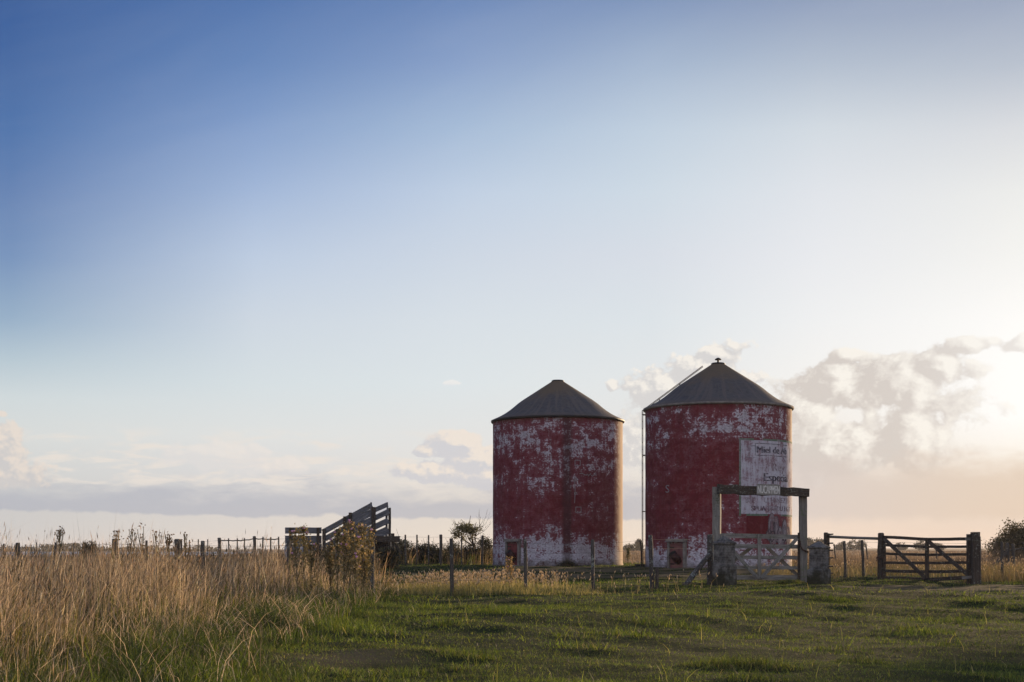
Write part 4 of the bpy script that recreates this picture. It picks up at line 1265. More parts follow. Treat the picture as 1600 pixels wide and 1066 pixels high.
# ---- seed-head grass behind the front fence
parts = []
def seedheads(n, x, y, h0, h1):
    n = len(x)
    h = rng.uniform(h0, h1, n)
    tn = tints(n, [(.36, .31, .14), (.44, .37, .19)], .15)
    lean = rng.uniform(0, 6.28, n); bend = np.abs(rng.normal(.15, .15, n))
    V, Q, T, C, tip = blades(x, y, ground(x, y), h, .007 * rng.uniform(.8, 1.3, n), bend, tn, 2, None, lean)
    dd = np.stack([np.cos(lean) * .4, np.sin(lean) * .4, np.ones(n)], 1) + rng.normal(0, .25, (n, 3))
    L = rng.uniform(.06, .13, n)
    return [(V, Q, T, C), spindles(tip - dd * .02, dd, L, rng.uniform(.010, .019, n), tints(n, [(.66, .57, .40), (.56, .47, .31)], .12))]


x = np.concatenate([rng.normal(-1.2, 1.3, 900), rng.uniform(-3.6, 1.4, 400), rng.uniform(1.2, 5.5, 60)]); y = np.concatenate([rng.uniform(34.6, 40.5, 900), rng.uniform(34.4, 43, 400), rng.uniform(36, 43, 60)])
parts += seedheads(0, x, y, .2, .5)
n = 11000; x = np.concatenate([rng.normal(-1.2, 1.4, n), rng.uniform(-4, 2.2, 5000)]); y = rng.uniform(33.8, 41, n + 5000); n = len(x)
V, Q, T, C, _ = blades(x, y, ground(x, y), rng.uniform(.10, .32, n) * np.where(x > .5, .6, 1), .012 * rng.uniform(.6, 1.2, n), rng.uniform(.1, .8, n), tints(n, [(.33, .28, .11), (.22, .21, .07), (.11, .14, .035)], .3), 2)
parts.append((V, Q, T, C))
o = bulk('seed_grass', *join(parts), STRAW)
tag(o, 'pale fluffy seed heads glowing over golden grass behind the front fence', 'grass', kind='stuff')
parts = []
x = rng.uniform(14.2, 22, 420); y = rng.uniform(44.5, 54, 420)
parts += seedheads(0, x, y, .3, .75)
x = rng.uniform(9.5, 15, 130); y = rng.uniform(48.5, 58, 130); parts += seedheads(0, x, y, .3, .6)
n = 24000; x = rng.uniform(9.3, 30, n); y = rng.uniform(49, 78, n); k = (x < frame_x(y, 2)) & (((x - 9.07) ** 2 + (y - 62.6) ** 2) > 3.6 ** 2) & (x > 9.3 + (y > 56) * 3.6); x, y = x[k], y[k]; n = len(x)
gq = sst(66, 49, y)[:, None] * rng.uniform(.5, 1.1, (n, 1)).clip(0, 1)
V, Q, T, C, _ = blades(x, y, ground(x, y), rng.uniform(.18, .50, n), .02 * rng.uniform(.6, 1.2, n), rng.uniform(.1, .8, n), tints(n, [(.135, .108, .082), (.10, .08, .056)], .25) * (1 - gq * .75) + tints(n, [(.10, .105, .035), (.14, .13, .05)], .2) * gq * .75, 2)
parts.append((V, Q, T, C))
n = 9000; x = rng.uniform(14.0, 24, n); y = rng.uniform(44.2, 54, n); k = x > .322 * y - .2; x, y = x[k], y[k]; n = len(x)
V, Q, T, C, _ = blades(x, y, ground(x, y), rng.uniform(.25, .62, n), .016 * rng.uniform(.6, 1.2, n), rng.uniform(.1, .8, n), tints(n, [(.13, .11, .055), (.09, .09, .035), (.20, .15, .085)], .2), 2)
parts.append((V, Q, T, C))
o = bulk('meadow_grass', *join(parts), STRAW)
tag(o, 'knee-high meadow grass with pale seed heads beyond the right gates', 'grass', kind='stuff')
# ---- far tan field
parts = []
for (n, y0, y1, w0, hh) in ((26000, 76, 150, .05, .42), (26000, 140, 420, .16, .5)):
    y = np.sqrt(rng.uniform(y0 ** 2, y1 ** 2, n)); x = rng.uniform(-1, 1, n) * frame_x(y, 3)
    k = (x > -4) | (y > 100); x, y = x[k], y[k]; n = len(x)
    k = ~((x < -30) & (y > 150)); x, y = x[k], y[k]; n = len(x)
    V, Q, T, C, _ = blades(x, y, ground(x, y), hh * rng.uniform(.5, 1.2, n), w0 * rng.uniform(.6, 1.3, n), rng.uniform(.1, .8, n), tints(n, [(.17, .138, .108), (.13, .105, .08), (.21, .17, .135)], .18) * (1 + .25 * wob(x * .1, y, 40, 2))[:, None], 2)
    parts.append((V, Q, T, C))
o = bulk('field_grass', *join(parts), STRAW)
tag(o, 'wide tan field of ripe dry grass reaching to the horizon', 'field', kind='stuff')


# ================================================================== SHRUBS, TREES, THISTLES
def clumps(c, rad, nc, nl, sig, size, cols, var=.25, hollow=.45, flat=.0, low=-1.0):
    """leaf clumps through an uneven crown: nc clump centres in an ellipsoid, nl leaves each"""
    d = rng.normal(size=(nc, 3)); d /= np.linalg.norm(d, axis=1)[:, None]
    rr = (hollow + (1 - hollow) * rng.uniform(0, 1, nc) ** .6) * rng.uniform(.75, 1.12, nc)
    p = d * rr[:, None]
    p = p[p[:, 2] > low]
    p = p * np.array(rad) + np.array(c)
    nc = len(p)
    ct = tints(nc, cols, var)
    pts = np.repeat(p, nl, 0) + rng.normal(0, 1, (nc * nl, 3)) * np.array([sig, sig, sig * .8])
    tn = np.clip(np.repeat(ct, nl, 0) * rng.normal(1, .18, (nc * nl, 1)), .004, .8)
    return leaves(pts, size * rng.uniform(.6, 1.3, nc * nl), tn, flat)


def limb(mb, p0, d, L, r, depth, out, spread=.6, up=.25, n=4):
    """recursive branch; end points collected in out"""
    pts = [Vector(p0)]; d = Vector(d).normalized()
    for k in range(n):
        d = (d + Vector((random.uniform(-1, 1), random.uniform(-1, 1), random.uniform(-.6, 1) * .8)) * .18 + Vector((0, 0, up * .15))).normalized()
        pts.append(pts[-1] + d * (L / n))
    mb.tube(pts, [r * (1 - .5 * k / n) for k in range(n + 1)], 6 if r > .04 else 4, .06, False)
    out.append((pts[-1].copy(), d.copy(), depth))
    if depth > 0:
        for k in range(random.choice((2, 3))):
            a = Vector((random.uniform(-1, 1), random.uniform(-1, 1), random.uniform(-.3, .8))) * spread
            q = pts[random.choice((n - 2, n - 1, n))]
            limb(mb, q, (d + a).normalized(), L * random.uniform(.55, .8), r * .52, depth - 1, out, spread, up, n)


def tree(name, label, cat, base, trunk_h, trunk_r, blobs, nl, sig, size, cols, group=None, depth=2, bare=None, hollow=.4):
    t = thing(name, label, cat, base, group)
    mb = MB(); out = []
    limb(mb, Vector(base) - Vector((0, 0, .3)), (random.uniform(-.1, .1), random.uniform(-.1, .1), 1), trunk_h, trunk_r, 0, out, .6, .3)
    tip, d, _ = out[0]
    for (c, rad, nc) in blobs:
        e = Vector(c) - tip; e += Vector((random.uniform(-.2, .2), 0, random.uniform(-.2, .2))) * min(rad)
        if e.length > .05: limb(mb, tip, e.normalized(), e.length * .85, trunk_r * .45, min(depth, 1), [], .6, .0)
    if bare:
        for (p0, d, L, r) in bare: limb(mb, p0, d, L, r, 2, [], .55, .35)
    mb.build('trunk', BARK, t)
    pr = [clumps(c, rad, nc, nl, sig, size, cols, .3, hollow) for (c, rad, nc) in blobs]
    bulk('crown', *join(pr), LEAF, t, tuple(base))
    return t


SHRUB = [(.028, .034, .014), (.045, .05, .02), (.06, .06, .028), (.04, .032, .02)]
SHRUBL = [(.075, .075, .03), (.10, .085, .045), (.05, .05, .022)]
sh = [  # px, top py, half width px, Y, kind, label
    (606, 857, 20, 60.2, 0, 'dark leafy bush under the sleeper beam of the loading ramp'),
    (500, 862, 22, 60.0, 0, 'dark bush in the shade under the middle of the loading ramp'),
    (630, 843, 17, 74.0, 1, 'brownish straggly bush just right of the loading ramp brace'),
    (657, 850, 20, 74.5, 0, 'low dark bush between two slim posts of the back fence'),
    (682, 852, 20, 75.0, 1, 'lighter rounded bush beside the thick post of the back fence'),
    (708, 849, 22, 76.0, 0, 'dark bush under the left side of the small crooked tree'),
    (757, 838, 17, 75.0, 0, 'tall dark bush tight against the left wall of the left silo'),
    (733, 851, 22, 74.5, 0, 'dark wide bush around the foot of the small crooked tree'),
    (470, 868, 24, 60.0, 1, 'grey-green bush before the low pen of the loading ramp'),
    (548, 870, 26, 60.0, 0, 'dark bush hidden behind the big thistle clump'),
]
for (px, top, hw, Y, kd, lab) in sh:
    x = GX(px, Y); z = gz(x, Y); H = EYE + (HOR - top) * Y / F - z; W = hw * Y / F
    t = thing('shrub', lab, 'shrub', (x, Y, z), 'shrubs along the back fence and ramp')
    mb = MB()
    for k in range(7):
        a = random.uniform(0, 6.28); limb(mb, (x, Y, z - .05), (math.cos(a) * .5, math.sin(a) * .5, 1), H * random.uniform(.55, .95), .02, 1, [], .5, .2, 3)
    mb.build('stem', BARK, t)
    pr = [clumps((x, Y, z + H * .45), (W, W * .8, H * .50), 70, 30, .13, .085, SHRUBL if kd else SHRUB, .3, .35), clumps((x + random.uniform(-.4, .4) * W, Y, z + H * .7), (W * .55, W * .5, H * .32), 30, 26, .11, .08, SHRUBL if kd else SHRUB, .3, .3)]
    bulk('foliage', *join(pr), LEAF, t, (x, Y, z))

# small crooked tree left of the silos, half leafless
Y = 78.0
def W_(px, py, Y=Y): return tuple(P(px, py, Y))
base = (GX(737, Y), Y, gz(GX(737, Y), Y))
pxm = Y / F
tree('crooked_tree', 'small crooked tree with leaves on its left side and bare twigs on its right', 'tree', base, 1.25, .10,
     [(W_(724, 825), (16 * pxm, .5, 6.5 * pxm), 38), (W_(713, 835), (9 * pxm, .4, 5 * pxm), 14), (W_(736, 830), (13 * pxm, .5, 6 * pxm), 27), (W_(748, 827), (8 * pxm, .4, 4 * pxm), 6), (W_(728, 840), (14 * pxm, .5, 5 * pxm), 7)],
     34, .11, .085, [(.12, .12, .04), (.16, .145, .055), (.09, .09, .035)], None, 2,
     [(W_(741, 842), (.35, 0, .8), .8, .018), (W_(744, 838), (.6, .1, .75), .8, .015), (W_(746, 836), (.9, 0, .55), .6, .014), (W_(720, 826), (-.75, 0, .75), .5, .014)], .2)

# dense tree at the right edge
Y = 82.0
base = (GX(1606, Y), Y, gz(GX(1606, Y), Y)); s = Y / F
tree('dense_tree', 'dense dark bushy tree with a ragged top at the right edge', 'tree', base, 1.0, .2,
     [(W_(1588, 843, Y), (30 * s, 1.4, 16 * s), 110), (W_(1581, 827, Y), (8 * s, .7, 12 * s), 22), (W_(1566, 848, Y), (18 * s, 1.1, 8 * s), 40), (W_(1604, 836, Y), (20 * s, 1.3, 17 * s), 90), (W_(1640, 842, Y), (34 * s, 1.6, 26 * s), 110), (W_(1553, 856, Y), (9 * s, .8, 6 * s), 14), (W_(1600, 860, Y), (44 * s, 1.3, 12 * s), 60)],
     27, .19, .12, [(.08, .072, .034), (.10, .088, .042), (.05, .05, .025), (.13, .105, .055)], None, 0, None, .3)
# twiggy brown brush at its foot
t = thing('brush_thicket', 'brown twiggy thicket at the foot of the dense right tree', 'shrub', (GX(1572, 80), 80, gz(GX(1572, 80), 80)))
mb = MB()
for k in range(60):
    x = GX(random.uniform(1538, 1640), 80); yy = 80 + random.uniform(-1, 1); a = random.uniform(0, 6.28)
    limb(mb, (x, yy, gz(x, yy) - .05), (math.cos(a) * .3, math.sin(a) * .3, 1), random.uniform(.5, .95), .014, 1, [], .5, .2, 3)
mb.build('twigs', m_plain('brown_twigs', (.13, .095, .065), .9, 0, .3, 6), t)
x = GX(1580, 80); bulk('foliage', *clumps((x, 80, gz(x, 80) + .35), (45 * 80 / F, 1.2, .45), 80, 24, .2, .09, [(.13, .10, .06), (.09, .075, .04)], .3, .2), LEAF, t, tuple(t.location))

# unseen flat-topped trees added outside the right edge to shade the near turf
for (x, y, h, r, lab) in ((42.0, 67.6, 8.7, 2.8, 'left tall tree added out of view to shade the lawn'), (45.6, 65.0, 8.9, 2.8, 'right tall tree added out of view to shade the lawn')):
    z = gz(x, y)
    tree('added_shade_tree', lab, 'tree', (x, y, z), h * .80, .14, [((x, y, z + h - .55), (r, r, .55), 110), ((x - r * .5, y - .5, z + h - .8), (r * .6, r * .6, .45), 36), ((x + r * .5, y + .4, z + h - .75), (r * .6, r * .6, .45), 36)], 36, .24, .24, [(.05, .05, .02), (.075, .068, .028), (.035, .038, .016)], 'trees added out of view for shade', 1, None, .2)
# hazy trees out on the plain
far = [(1264, 838.5, 8, 620, 'small hazy tree on the plain just right of the right silo'), (1281, 840, 12, 600, 'hazy round tree on the plain above the right pier'), (1334, 843.5, 20, 560, 'largest hazy tree clump on the plain seen under the high rail'),
       (1312, 847, 10, 590, 'low hazy tree on the plain at the left of the largest clump'), (1409, 847.5, 10, 640, 'low hazy tree on the plain behind the left half of the dark gate'), (1437, 845, 11, 610, 'hazy tree on the plain behind the middle of the dark gate'), (1468, 848.5, 9, 660, 'low hazy tree on the plain behind the right half of the dark gate'),
       (989, 849, 16, 480, 'domed hazy tree mass on the plain between the two silos'), (999, 842, 5, 520, 'slim hazy tree rising behind the domed mass between the silos'), (980, 853, 9, 560, 'lowest hazy bush on the plain beside the left silo'),
       (138, 846, 14, 170, 'dark round tree on the plain above the dry grass at the far left')]
for (px, top, hw, Y, lab) in far:
    x = GX(px, Y); z = gz(x, Y); H = EYE + (HOR - top) * Y / F - z; W = hw * Y / F
    gr = None if Y == 170 else 'hazy trees out on the plain'
    blobs = [((x + random.uniform(-.35, .35) * W, Y, z + H * .62), (W * .8, W * .7, H * .36), 30), ((x - W * .45, Y, z + H * .45), (W * .5, W * .5, H * .36), 20), ((x + W * .45, Y, z + H * .42), (W * .52, W * .5, H * .36), 20), ((x, Y, z + H * .25), (W * .8, W * .6, H * .25), 18)]
    tree('plain_tree', lab, 'tree', (x, Y, z), H * .35, H * .05, blobs, 22, H * .085, H * .13, [(.035, .04, .018), (.055, .055, .025)], gr, 1, None, .3)
# far shore woods beyond the lagoon
n = 1500; x = rng.uniform(-1, 1, n); y = rng.uniform(1050, 1200, n); px = np.concatenate([rng.uniform(-60, 340, n - 300), rng.uniform(70, 125, 300)])
x = (px - 800) * y / F; hz_ = (3.5 + 2.2 * wob(px, px * 0, 60, 3) + rng.uniform(0, 1.5, n) + 2.5 * (np.abs(px - 95) < 30)) * .8
V = leaves(np.stack([x, y, ground(x, y) + rng.uniform(0, 1, n) * hz_], 1), 3.2 * rng.uniform(.6, 1.2, n), tints(n, [(.035, .04, .02), (.05, .05, .025)]))
o = bulk('far_woods', *V, LEAF); tag(o, 'thin hazy line of woods beyond the lagoon on the left horizon', 'woods', kind='stuff')

# ---- thistles
M_PINK = m_plain('pink_thistle_florets', (.52, .27, .38), .8, 0, .3, 60)
THG = [(.17, .15, .065), (.25, .20, .10), (.12, .12, .05), (.34, .26, .14)]
THB = [(.13, .09, .05), (.09, .065, .04), (.18, .125, .07)]


def thistle(label, px, top, Y, pink, cols, spread=.5, nb=12, group='thistles in the dry grass', leafy=1.0, lean=0.0, bract=1.0):
    x = GX(px, Y); z = gz(x, Y); H = EYE + (HOR - top) * Y / F - z
    t = thing('thistle', label, 'thistle', (x, Y, z), group)
    mb = MB(); pts = []
    top_p = Vector((x + lean, Y, z + H)); b0 = Vector((x, Y, z - .05))
    main = [b0.lerp(top_p, k / 8) + Vector((random.uniform(-.02, .02), random.uniform(-.02, .02), 0)) * (k > 0) for k in range(9)]
    mb.tube(main, [.014 - .001 * k for k in range(9)], 5, .05, False)
    tips = [(main[-1], Vector((0, 0, 1)))]
    axis = [(p, .5) for p in main]
    for k in range(nb):
        f = random.uniform(.25, .92); p = b0.lerp(top_p, f); a = random.uniform(0, 6.28)
        L = H * random.uniform(.18, .42) * (1.15 - f * .5)
        d = Vector((math.cos(a) * spread, math.sin(a) * spread * .7, 1)).normalized()
        q = [p]
        for j in range(4):
            d = (d + Vector((0, 0, .32))).normalized(); q.append(q[-1] + d * L / 4)
        if q[-1].z > z + H: q = [w - Vector((0, 0, (q[-1].z - z - H) * j / 4)) for j, w in enumerate(q)]
        mb.tube(q, [.008, .007, .0065, .006, .0055], 4, .05, False)
        tips.append((q[-1], d)); axis += [(w, .35) for w in q[1:]]
        if random.random() < .7:
            e = q[2]; dd = (d + Vector((random.uniform(-1, 1), random.uniform(-1, 1), .2)) * .6).normalized(); g = [e, e + dd * L * .2, e + dd * L * .36]
            mb.tube(g, [.006, .0055, .005], 4, 0, False); tips.append((g[-1], dd)); axis.append((g[1], .3))
    stem_m = m_plain('thistle_stem', (.12, .10, .05), .9, 0, .3, 20) if 'thistle_stem' not in bpy.data.materials else bpy.data.materials['thistle_stem']
    mb.build('stem', stem_m, t)
    lp = []
    A = np.array([tuple(p) for p, s in axis])
    k = rng.integers(0, len(A), int(260 * leafy * (1 + nb / 14)))
    c = A[k] + rng.normal(0, 1, (len(k), 3)) * np.array([.05, .05, .06])
    lp.append(leaves(c, rng.uniform(.025, .075, len(k)), tints(len(k), cols, .3)))
    # bulbs: spiny globes of bracts
    TP = np.array([tuple(p) for p, d in tips]); m_ = int(22 * bract)
    dv = rng.normal(size=(len(TP) * m_, 3)); dv /= np.linalg.norm(dv, axis=1)[:, None]
    lp.append(leaves(np.repeat(TP, m_, 0) + dv * .020 * bract, np.full(len(dv), .030 * (.5 + .5 * bract)), tints(len(dv), cols, .25)))
    bulk('foliage', *join(lp), LEAF, t, (x, Y, z))
    random.shuffle(tips)
    for p, d in tips[:pink]:
        mb = MB(); mb.tube([p + d * .01, p + d * .03, p + d * .055], [.012, .023, .025], 8, .2); mb.build('flower', M_PINK, t)
    return t


big = [(547, 819, 30.6, 6, 'tallest thistle in the big clump before the loading ramp'), (528, 828, 30.2, 4, 'thistle on the left side of the big clump before the ramp'), (566, 825, 30.9, 5, 'bushy thistle right of the tallest one in the big clump'), (577, 830, 31.6, 4, 'rightmost thistle of the big clump, close beside a fence post'),
       (538, 838, 29.6, 4, 'shorter thistle at the front of the big clump'), (556, 842, 29.5, 3, 'low dense thistle at the front right of the big clump'), (516, 851, 30.4, 2, 'small thistle at the left foot of the big clump'), (569, 858, 30.0, 3, 'low thistle at the right foot of the big clump')]
for (px, top, Y, pk, lab) in big:
    thistle(lab, px, top, Y, pk, THG, .42, 15, 'thistles in the big clump before the ramp', 1.0)
thistle('thistle with candelabra branches before the low pen of the ramp', 463, 833, 29.8, 3, [(.13, .12, .05), (.17, .135, .06)], .55, 9, leafy=.8)
thistle('tall slim thistle just right of the candelabra thistle', 475, 828, 30.6, 2, [(.13, .12, .05), (.17, .135, .06)], .4, 7, leafy=.7)
thistle('short thistle between the candelabra thistle and the big clump', 486, 853, 30.2, 1, [(.13, .12, .05), (.17, .135, .06)], .5, 7, leafy=.8)
for (px, top, lab) in ((223, 824, 'brown dead thistle with the highest dark heads at the far left'), (206, 828, 'brown dead thistle left of the one with the highest heads'), (245, 831, 'dead thistle with clustered dark heads above the thickest back post'), (262, 836, 'dead thistle leaning just left of the thickest back post'), (184, 830, 'pale dry thistle beside a stout dark fence post'), (93, 829, 'feathery pale dry weed highest at the far left'), (290, 836, 'dry thistle right of the thickest back post')):
    thistle(lab, px, top, random.uniform(29.0, 30.6), 0, THB if px != 93 else [(.30, .22, .14), (.24, .17, .11)], .42, 11, 'dead thistles over the dry grass', .15, bract=.55)
# dry weeds by the silos and a golden thistle below the left silo door
thistle('golden dry thistle standing in the seed grass below the left silo door', 797, 877, 38.0, 2, [(.36, .27, .14), (.28, .21, .1)], .35, 9, None, .9)
thistle('thin green weed growing at the right foot of the left silo', 981, 858, 66.0, 0, [(.07, .08, .03), (.10, .095, .04)], .3, 8, None, .8)
t = None
for (px, Y, H, W, lab) in ((886, 66.3, .55, .55, 'dark weed patch against the middle of the left silo wall'), (1232, 45.5, .26, .75, 'bright green tuft under the right end of the white gate')):
    x = GX(px, Y); z = gz(x, Y); t = thing('weed_patch', lab, 'weed', (x, Y, z))
    n = 700; xx = x + rng.normal(0, W * .5, n); yy = Y + rng.normal(0, .12, n)
    V, Q, T, C, _ = blades(xx, yy, ground(xx, yy), H * rng.uniform(.35, 1.1, n) * np.exp(-((xx - x) / W) ** 2), .014 * rng.uniform(.6, 1.3, n), rng.uniform(.2, 1.3, n), tints(n, GREENS if Y < 50 else [(.05, .045, .022), (.07, .06, .03)]), 3)
    bulk('foliage', V, Q, T, C, LEAF, t, (x, Y, z))
# ================================================================== SKY, SUN, CAMERA
SUN_AZ, SUN_EL = 34.0, 7.5
EXPO = 0.35
SKYGAIN = 2 ** -EXPO


def az_el(px, py):
    az = math.atan((px - 800) / F)
    return math.degrees(az), math.degrees(math.atan((HOR - py) / F * math.cos(az)))


w = bpy.data.worlds.new('World'); SC.world = w; w.use_nodes = True
nt = NT(w.node_tree); nt.n.clear()
dirv = nt.new('ShaderNodeTexCoord').outputs['Generated']
nrm = nt.new('ShaderNodeVectorMath', operation='NORMALIZE'); nt.l.new(dirv, nrm.inputs[0])
dx, dy, dz = nt.sep(nrm.outputs[0])
az = nt.m('MULTIPLY', nt.m('ARCTAN2', dx, dy), 180 / math.pi)
el = nt.m('MULTIPLY', nt.m('ARCSINE', dz), 180 / math.pi)
COLS = {
    20: [(0, (60, 96, 155)), (100, (69, 105, 162)), (200, (82, 118, 172)), (300, (102, 132, 180)), (400, (122, 150, 190)), (500, (154, 178, 202)), (560, (185, 202, 213)), (620, (210, 219, 222)), (680, (218, 221, 220)), (800, (205, 204, 203)), (850, (207, 205, 203))],
    400: [(0, (88, 121, 175)), (100, (106, 138, 188)), (200, (134, 161, 204)), (300, (164, 185, 218)), (400, (191, 206, 227)), (500, (207, 217, 228)), (600, (216, 225, 229)), (680, (225, 227, 226)), (740, (219, 218, 218)), (800, (219, 214, 209)), (850, (222, 214, 206))],
    720: [(0, (112, 140, 187)), (100, (138, 162, 202)), (200, (167, 189, 217)), (300, (194, 209, 229)), (400, (207, 217, 230)), (500, (217, 225, 232)), (600, (223, 230, 233)), (700, (229, 228, 226)), (800, (227, 218, 208)), (850, (230, 219, 206))],
    1020: [(0, (131, 153, 190)), (100, (166, 184, 209)), (200, (194, 209, 225)), (300, (208, 220, 231)), (400, (217, 223, 232)), (500, (222, 229, 234)), (600, (229, 232, 233)), (700, (233, 230, 226)), (800, (233, 221, 208)), (850, (233, 219, 204))],
    1280: [(0, (148, 163, 191)), (100, (180, 192, 209)), (200, (212, 220, 228)), (300, (226, 230, 236)), (400, (234, 236, 240)), (500, (241, 242, 243)), (600, (247, 245, 242)), (700, (240, 233, 225)), (800, (233, 216, 202)), (850, (233, 214, 199))],
    1580: [(0, (158, 170, 193)), (100, (184, 193, 207)), (200, (217, 220, 225)), (300, (235, 236, 235)), (400, (243, 243, 241)), (500, (253, 252, 250)), (560, (255, 254, 252)), (650, (255, 254, 252)), (720, (247, 240, 230)), (800, (227, 211, 197)), (850, (227, 205, 187))],
}
EMAX = 26.0
prev = None; pa = None
for px, st in COLS.items():
    a = az_el(px, 700)[0]
    stops = [(max(0, az_el(px, py)[1]) / EMAX, lin(c)) for py, c in st][::-1]
    rp = nt.ramp(nt.m('DIVIDE', el, EMAX, clamp=True), stops)
    if prev is None: prev = rp
    else: prev = nt.mix(nt.ss(pa, a, az) if False else nt.mr(az, pa, a, 0, 1), prev, rp)
    pa = a
sky = prev
# above the frame the blue deepens towards the zenith
sky = nt.mix(nt.ss(20, 70, el), sky, (.05, .11, .28))
# glow round the sun, and the paler half of the sky away from it
sd = Vector((math.sin(R_(SUN_AZ)) * math.cos(R_(SUN_EL)), math.cos(R_(SUN_AZ)) * math.cos(R_(SUN_EL)), math.sin(R_(SUN_EL))))
dot = nt.new('ShaderNodeVectorMath', operation='DOT_PRODUCT'); nt.l.new(nrm.outputs[0], dot.inputs[0]); dot.inputs[1].default_value = sd
glow = nt.m('POWER', nt.m('MAXIMUM', dot.outputs['Value'], 0), 100)
sky = nt.mix(nt.m('MULTIPLY', glow, .9), sky, (1.45, 1.40, 1.30))
back = nt.ss(.2, -.6, dy)
sky = nt.mix(back, sky, nt.ramp(nt.m('DIVIDE', el, 90, clamp=True), [(0, (.84, .74, .74)), (.25, (.80, .82, 1.0)), (.6, (.44, .54, .86)), (1, (.16, .25, .5))]))


def sgn(az0, e0):  # offsets in degrees
    return az0, e0


def blob(lst, ox=0.0, oy=0.0):
    """smooth union of ellipses given in photo pixels: (px, py, half width, half height, weight)"""
    out = None
    for (px, py, sx, sy, wt) in lst:
        a0, e0 = az_el(px, py)
        u = nt.m('DIVIDE', nt.m('SUBTRACT', az, a0 - ox), sx / 38.8); v = nt.m('DIVIDE', nt.m('SUBTRACT', el, e0 - oy), sy / 38.8)
        r = nt.m('SQRT', nt.m('ADD', nt.m('MULTIPLY', u, u), nt.m('MULTIPLY', v, v)))
        k = nt.m('MULTIPLY', nt.m('SUBTRACT', 1.0, r), wt)
        out = k if out is None else nt.m('SMOOTH_MAX', out, k, .25)
    return nt.m('MAXIMUM', out, -2.0)


def cnoise(scale, ox, oy, sq=1.0, detail=6, rough=.58, dist=0.3, seed=0.0):
    v = nt.comb(nt.m('ADD', az, ox), nt.m('MULTIPLY', nt.m('ADD', el, oy), sq), seed)
    return nt.noise(v, scale, detail, rough, dist)


def cumulus(sky, lst, scale, amp, seed, bright, shade, opac, lx, ly, edge=(.0, .32), litk=2.1, sq=1.15, silver=.85, lit0=.14):
    """heaped cloud: bright where stepping towards the sun leaves the cloud, grey inside"""
    def dens(ox, oy):
        bm = blob(lst, ox, oy)
        return nt.m('ADD', bm, nt.m('MULTIPLY', nt.m('SUBTRACT', cnoise(scale, ox, oy, sq, 6, .6, .15, seed), .5), amp))
    d = dens(0, 0); d1 = dens(lx, ly)
    al = nt.ss(edge[0], edge[1], d)
    lt = nt.m('ADD', nt.m('MULTIPLY', nt.m('SUBTRACT', d, d1), litk), lit0, clamp=True)
    return nt.mix(nt.m('MULTIPLY', al, opac), sky, nt.mix(nt.m('MULTIPLY', lt, silver), lin(shade), lin(bright)))


# flat lavender bank low on the left with a level base
n_st = cnoise(.35, 3, 0, 3.2, 7, .6, .2, 5.0)
n_lo = cnoise(.9, 9, 0, 1.0, 5, .55, .2, 8.0)
base_e = nt.m('ADD', az_el(300, 801)[1], nt.m('MULTIPLY', nt.m('SUBTRACT', n_lo, .5), .55))
base_e = nt.m('SUBTRACT', base_e, nt.m('MULTIPLY', nt.m('ADD', az, 19), .014))
lower = nt.ss(-.05, .10, nt.m('SUBTRACT', el, base_e))
top = nt.ss(2.9, 1.5, nt.m('ADD', el, nt.m('MULTIPLY', nt.m('SUBTRACT', n_st, .5), 3.4)))
hor = nt.m('MULTIPLY', nt.ss(9.5, 4.5, az), nt.ss(-60, -30, az))
st = nt.m('MULTIPLY', nt.m('MULTIPLY', lower, top), hor)
sky = nt.mix(nt.m('MULTIPLY', st, .70), sky, lin((176, 180, 193)))
# thin streaks above it
n_s2 = cnoise(.55, 1, 4, 4.5, 7, .62, .4, 2.0)
sm = nt.m('MULTIPLY', nt.ss(.46, .66, n_s2), nt.m('MULTIPLY', nt.ss(2.0, 2.7, el), nt.ss(5.0, 3.9, el)))
sky = nt.mix(nt.m('MULTIPLY', nt.m('MULTIPLY', sm, nt.ss(0, -4, az)), .75), sky, lin((238, 228, 218)))
# heaps over the bank, left edge
sky = cumulus(sky, [(-20, 690, 60, 45, 1.3), (-30, 740, 110, 26, 1.3), (16, 722, 34, 18, 1), (0, 648, 16, 6, .8)], 1.5, 2.2, 11.0, (238, 224, 211), (206, 203, 203), .85, .2, .2)
# heaps left of the silos
sky = cumulus(sky, [(712, 694, 50, 26, 1.6), (745, 718, 56, 28, 1.6), (690, 738, 90, 20, 1.4), (668, 704, 24, 12, 1.1), (760, 745, 60, 24, 1.4)], 1.5, 2.0, 14.0, (246, 232, 217), (208, 207, 212), .85, .2, .2)
sky = cumulus(sky, [(350, 712, 100, 26, 1.1), (440, 732, 60, 14, .8)], 1.3, 2.0, 17.0, (240, 231, 223), (226, 222, 220), .6, .15, .2)
sky = cumulus(sky, [(708, 599, 12, 5, .7)], 2.6, 2.4, 19.0, (244, 240, 236), (232, 232, 234), .7, .1, .1)
# cloud behind the right silo
sky = cumulus(sky, [(1030, 608, 62, 36, 1.4), (1100, 585, 66, 38, 1.3), (1122, 552, 38, 18, 1.1), (1148, 540, 30, 12, .8), (957, 604, 12, 11, .8), (1165, 590, 34, 14, .9), (1000, 690, 90, 50, .9)], 1.35, 2.3, 23.0, (252, 245, 235), (215, 212, 211), .9, .18, .2)
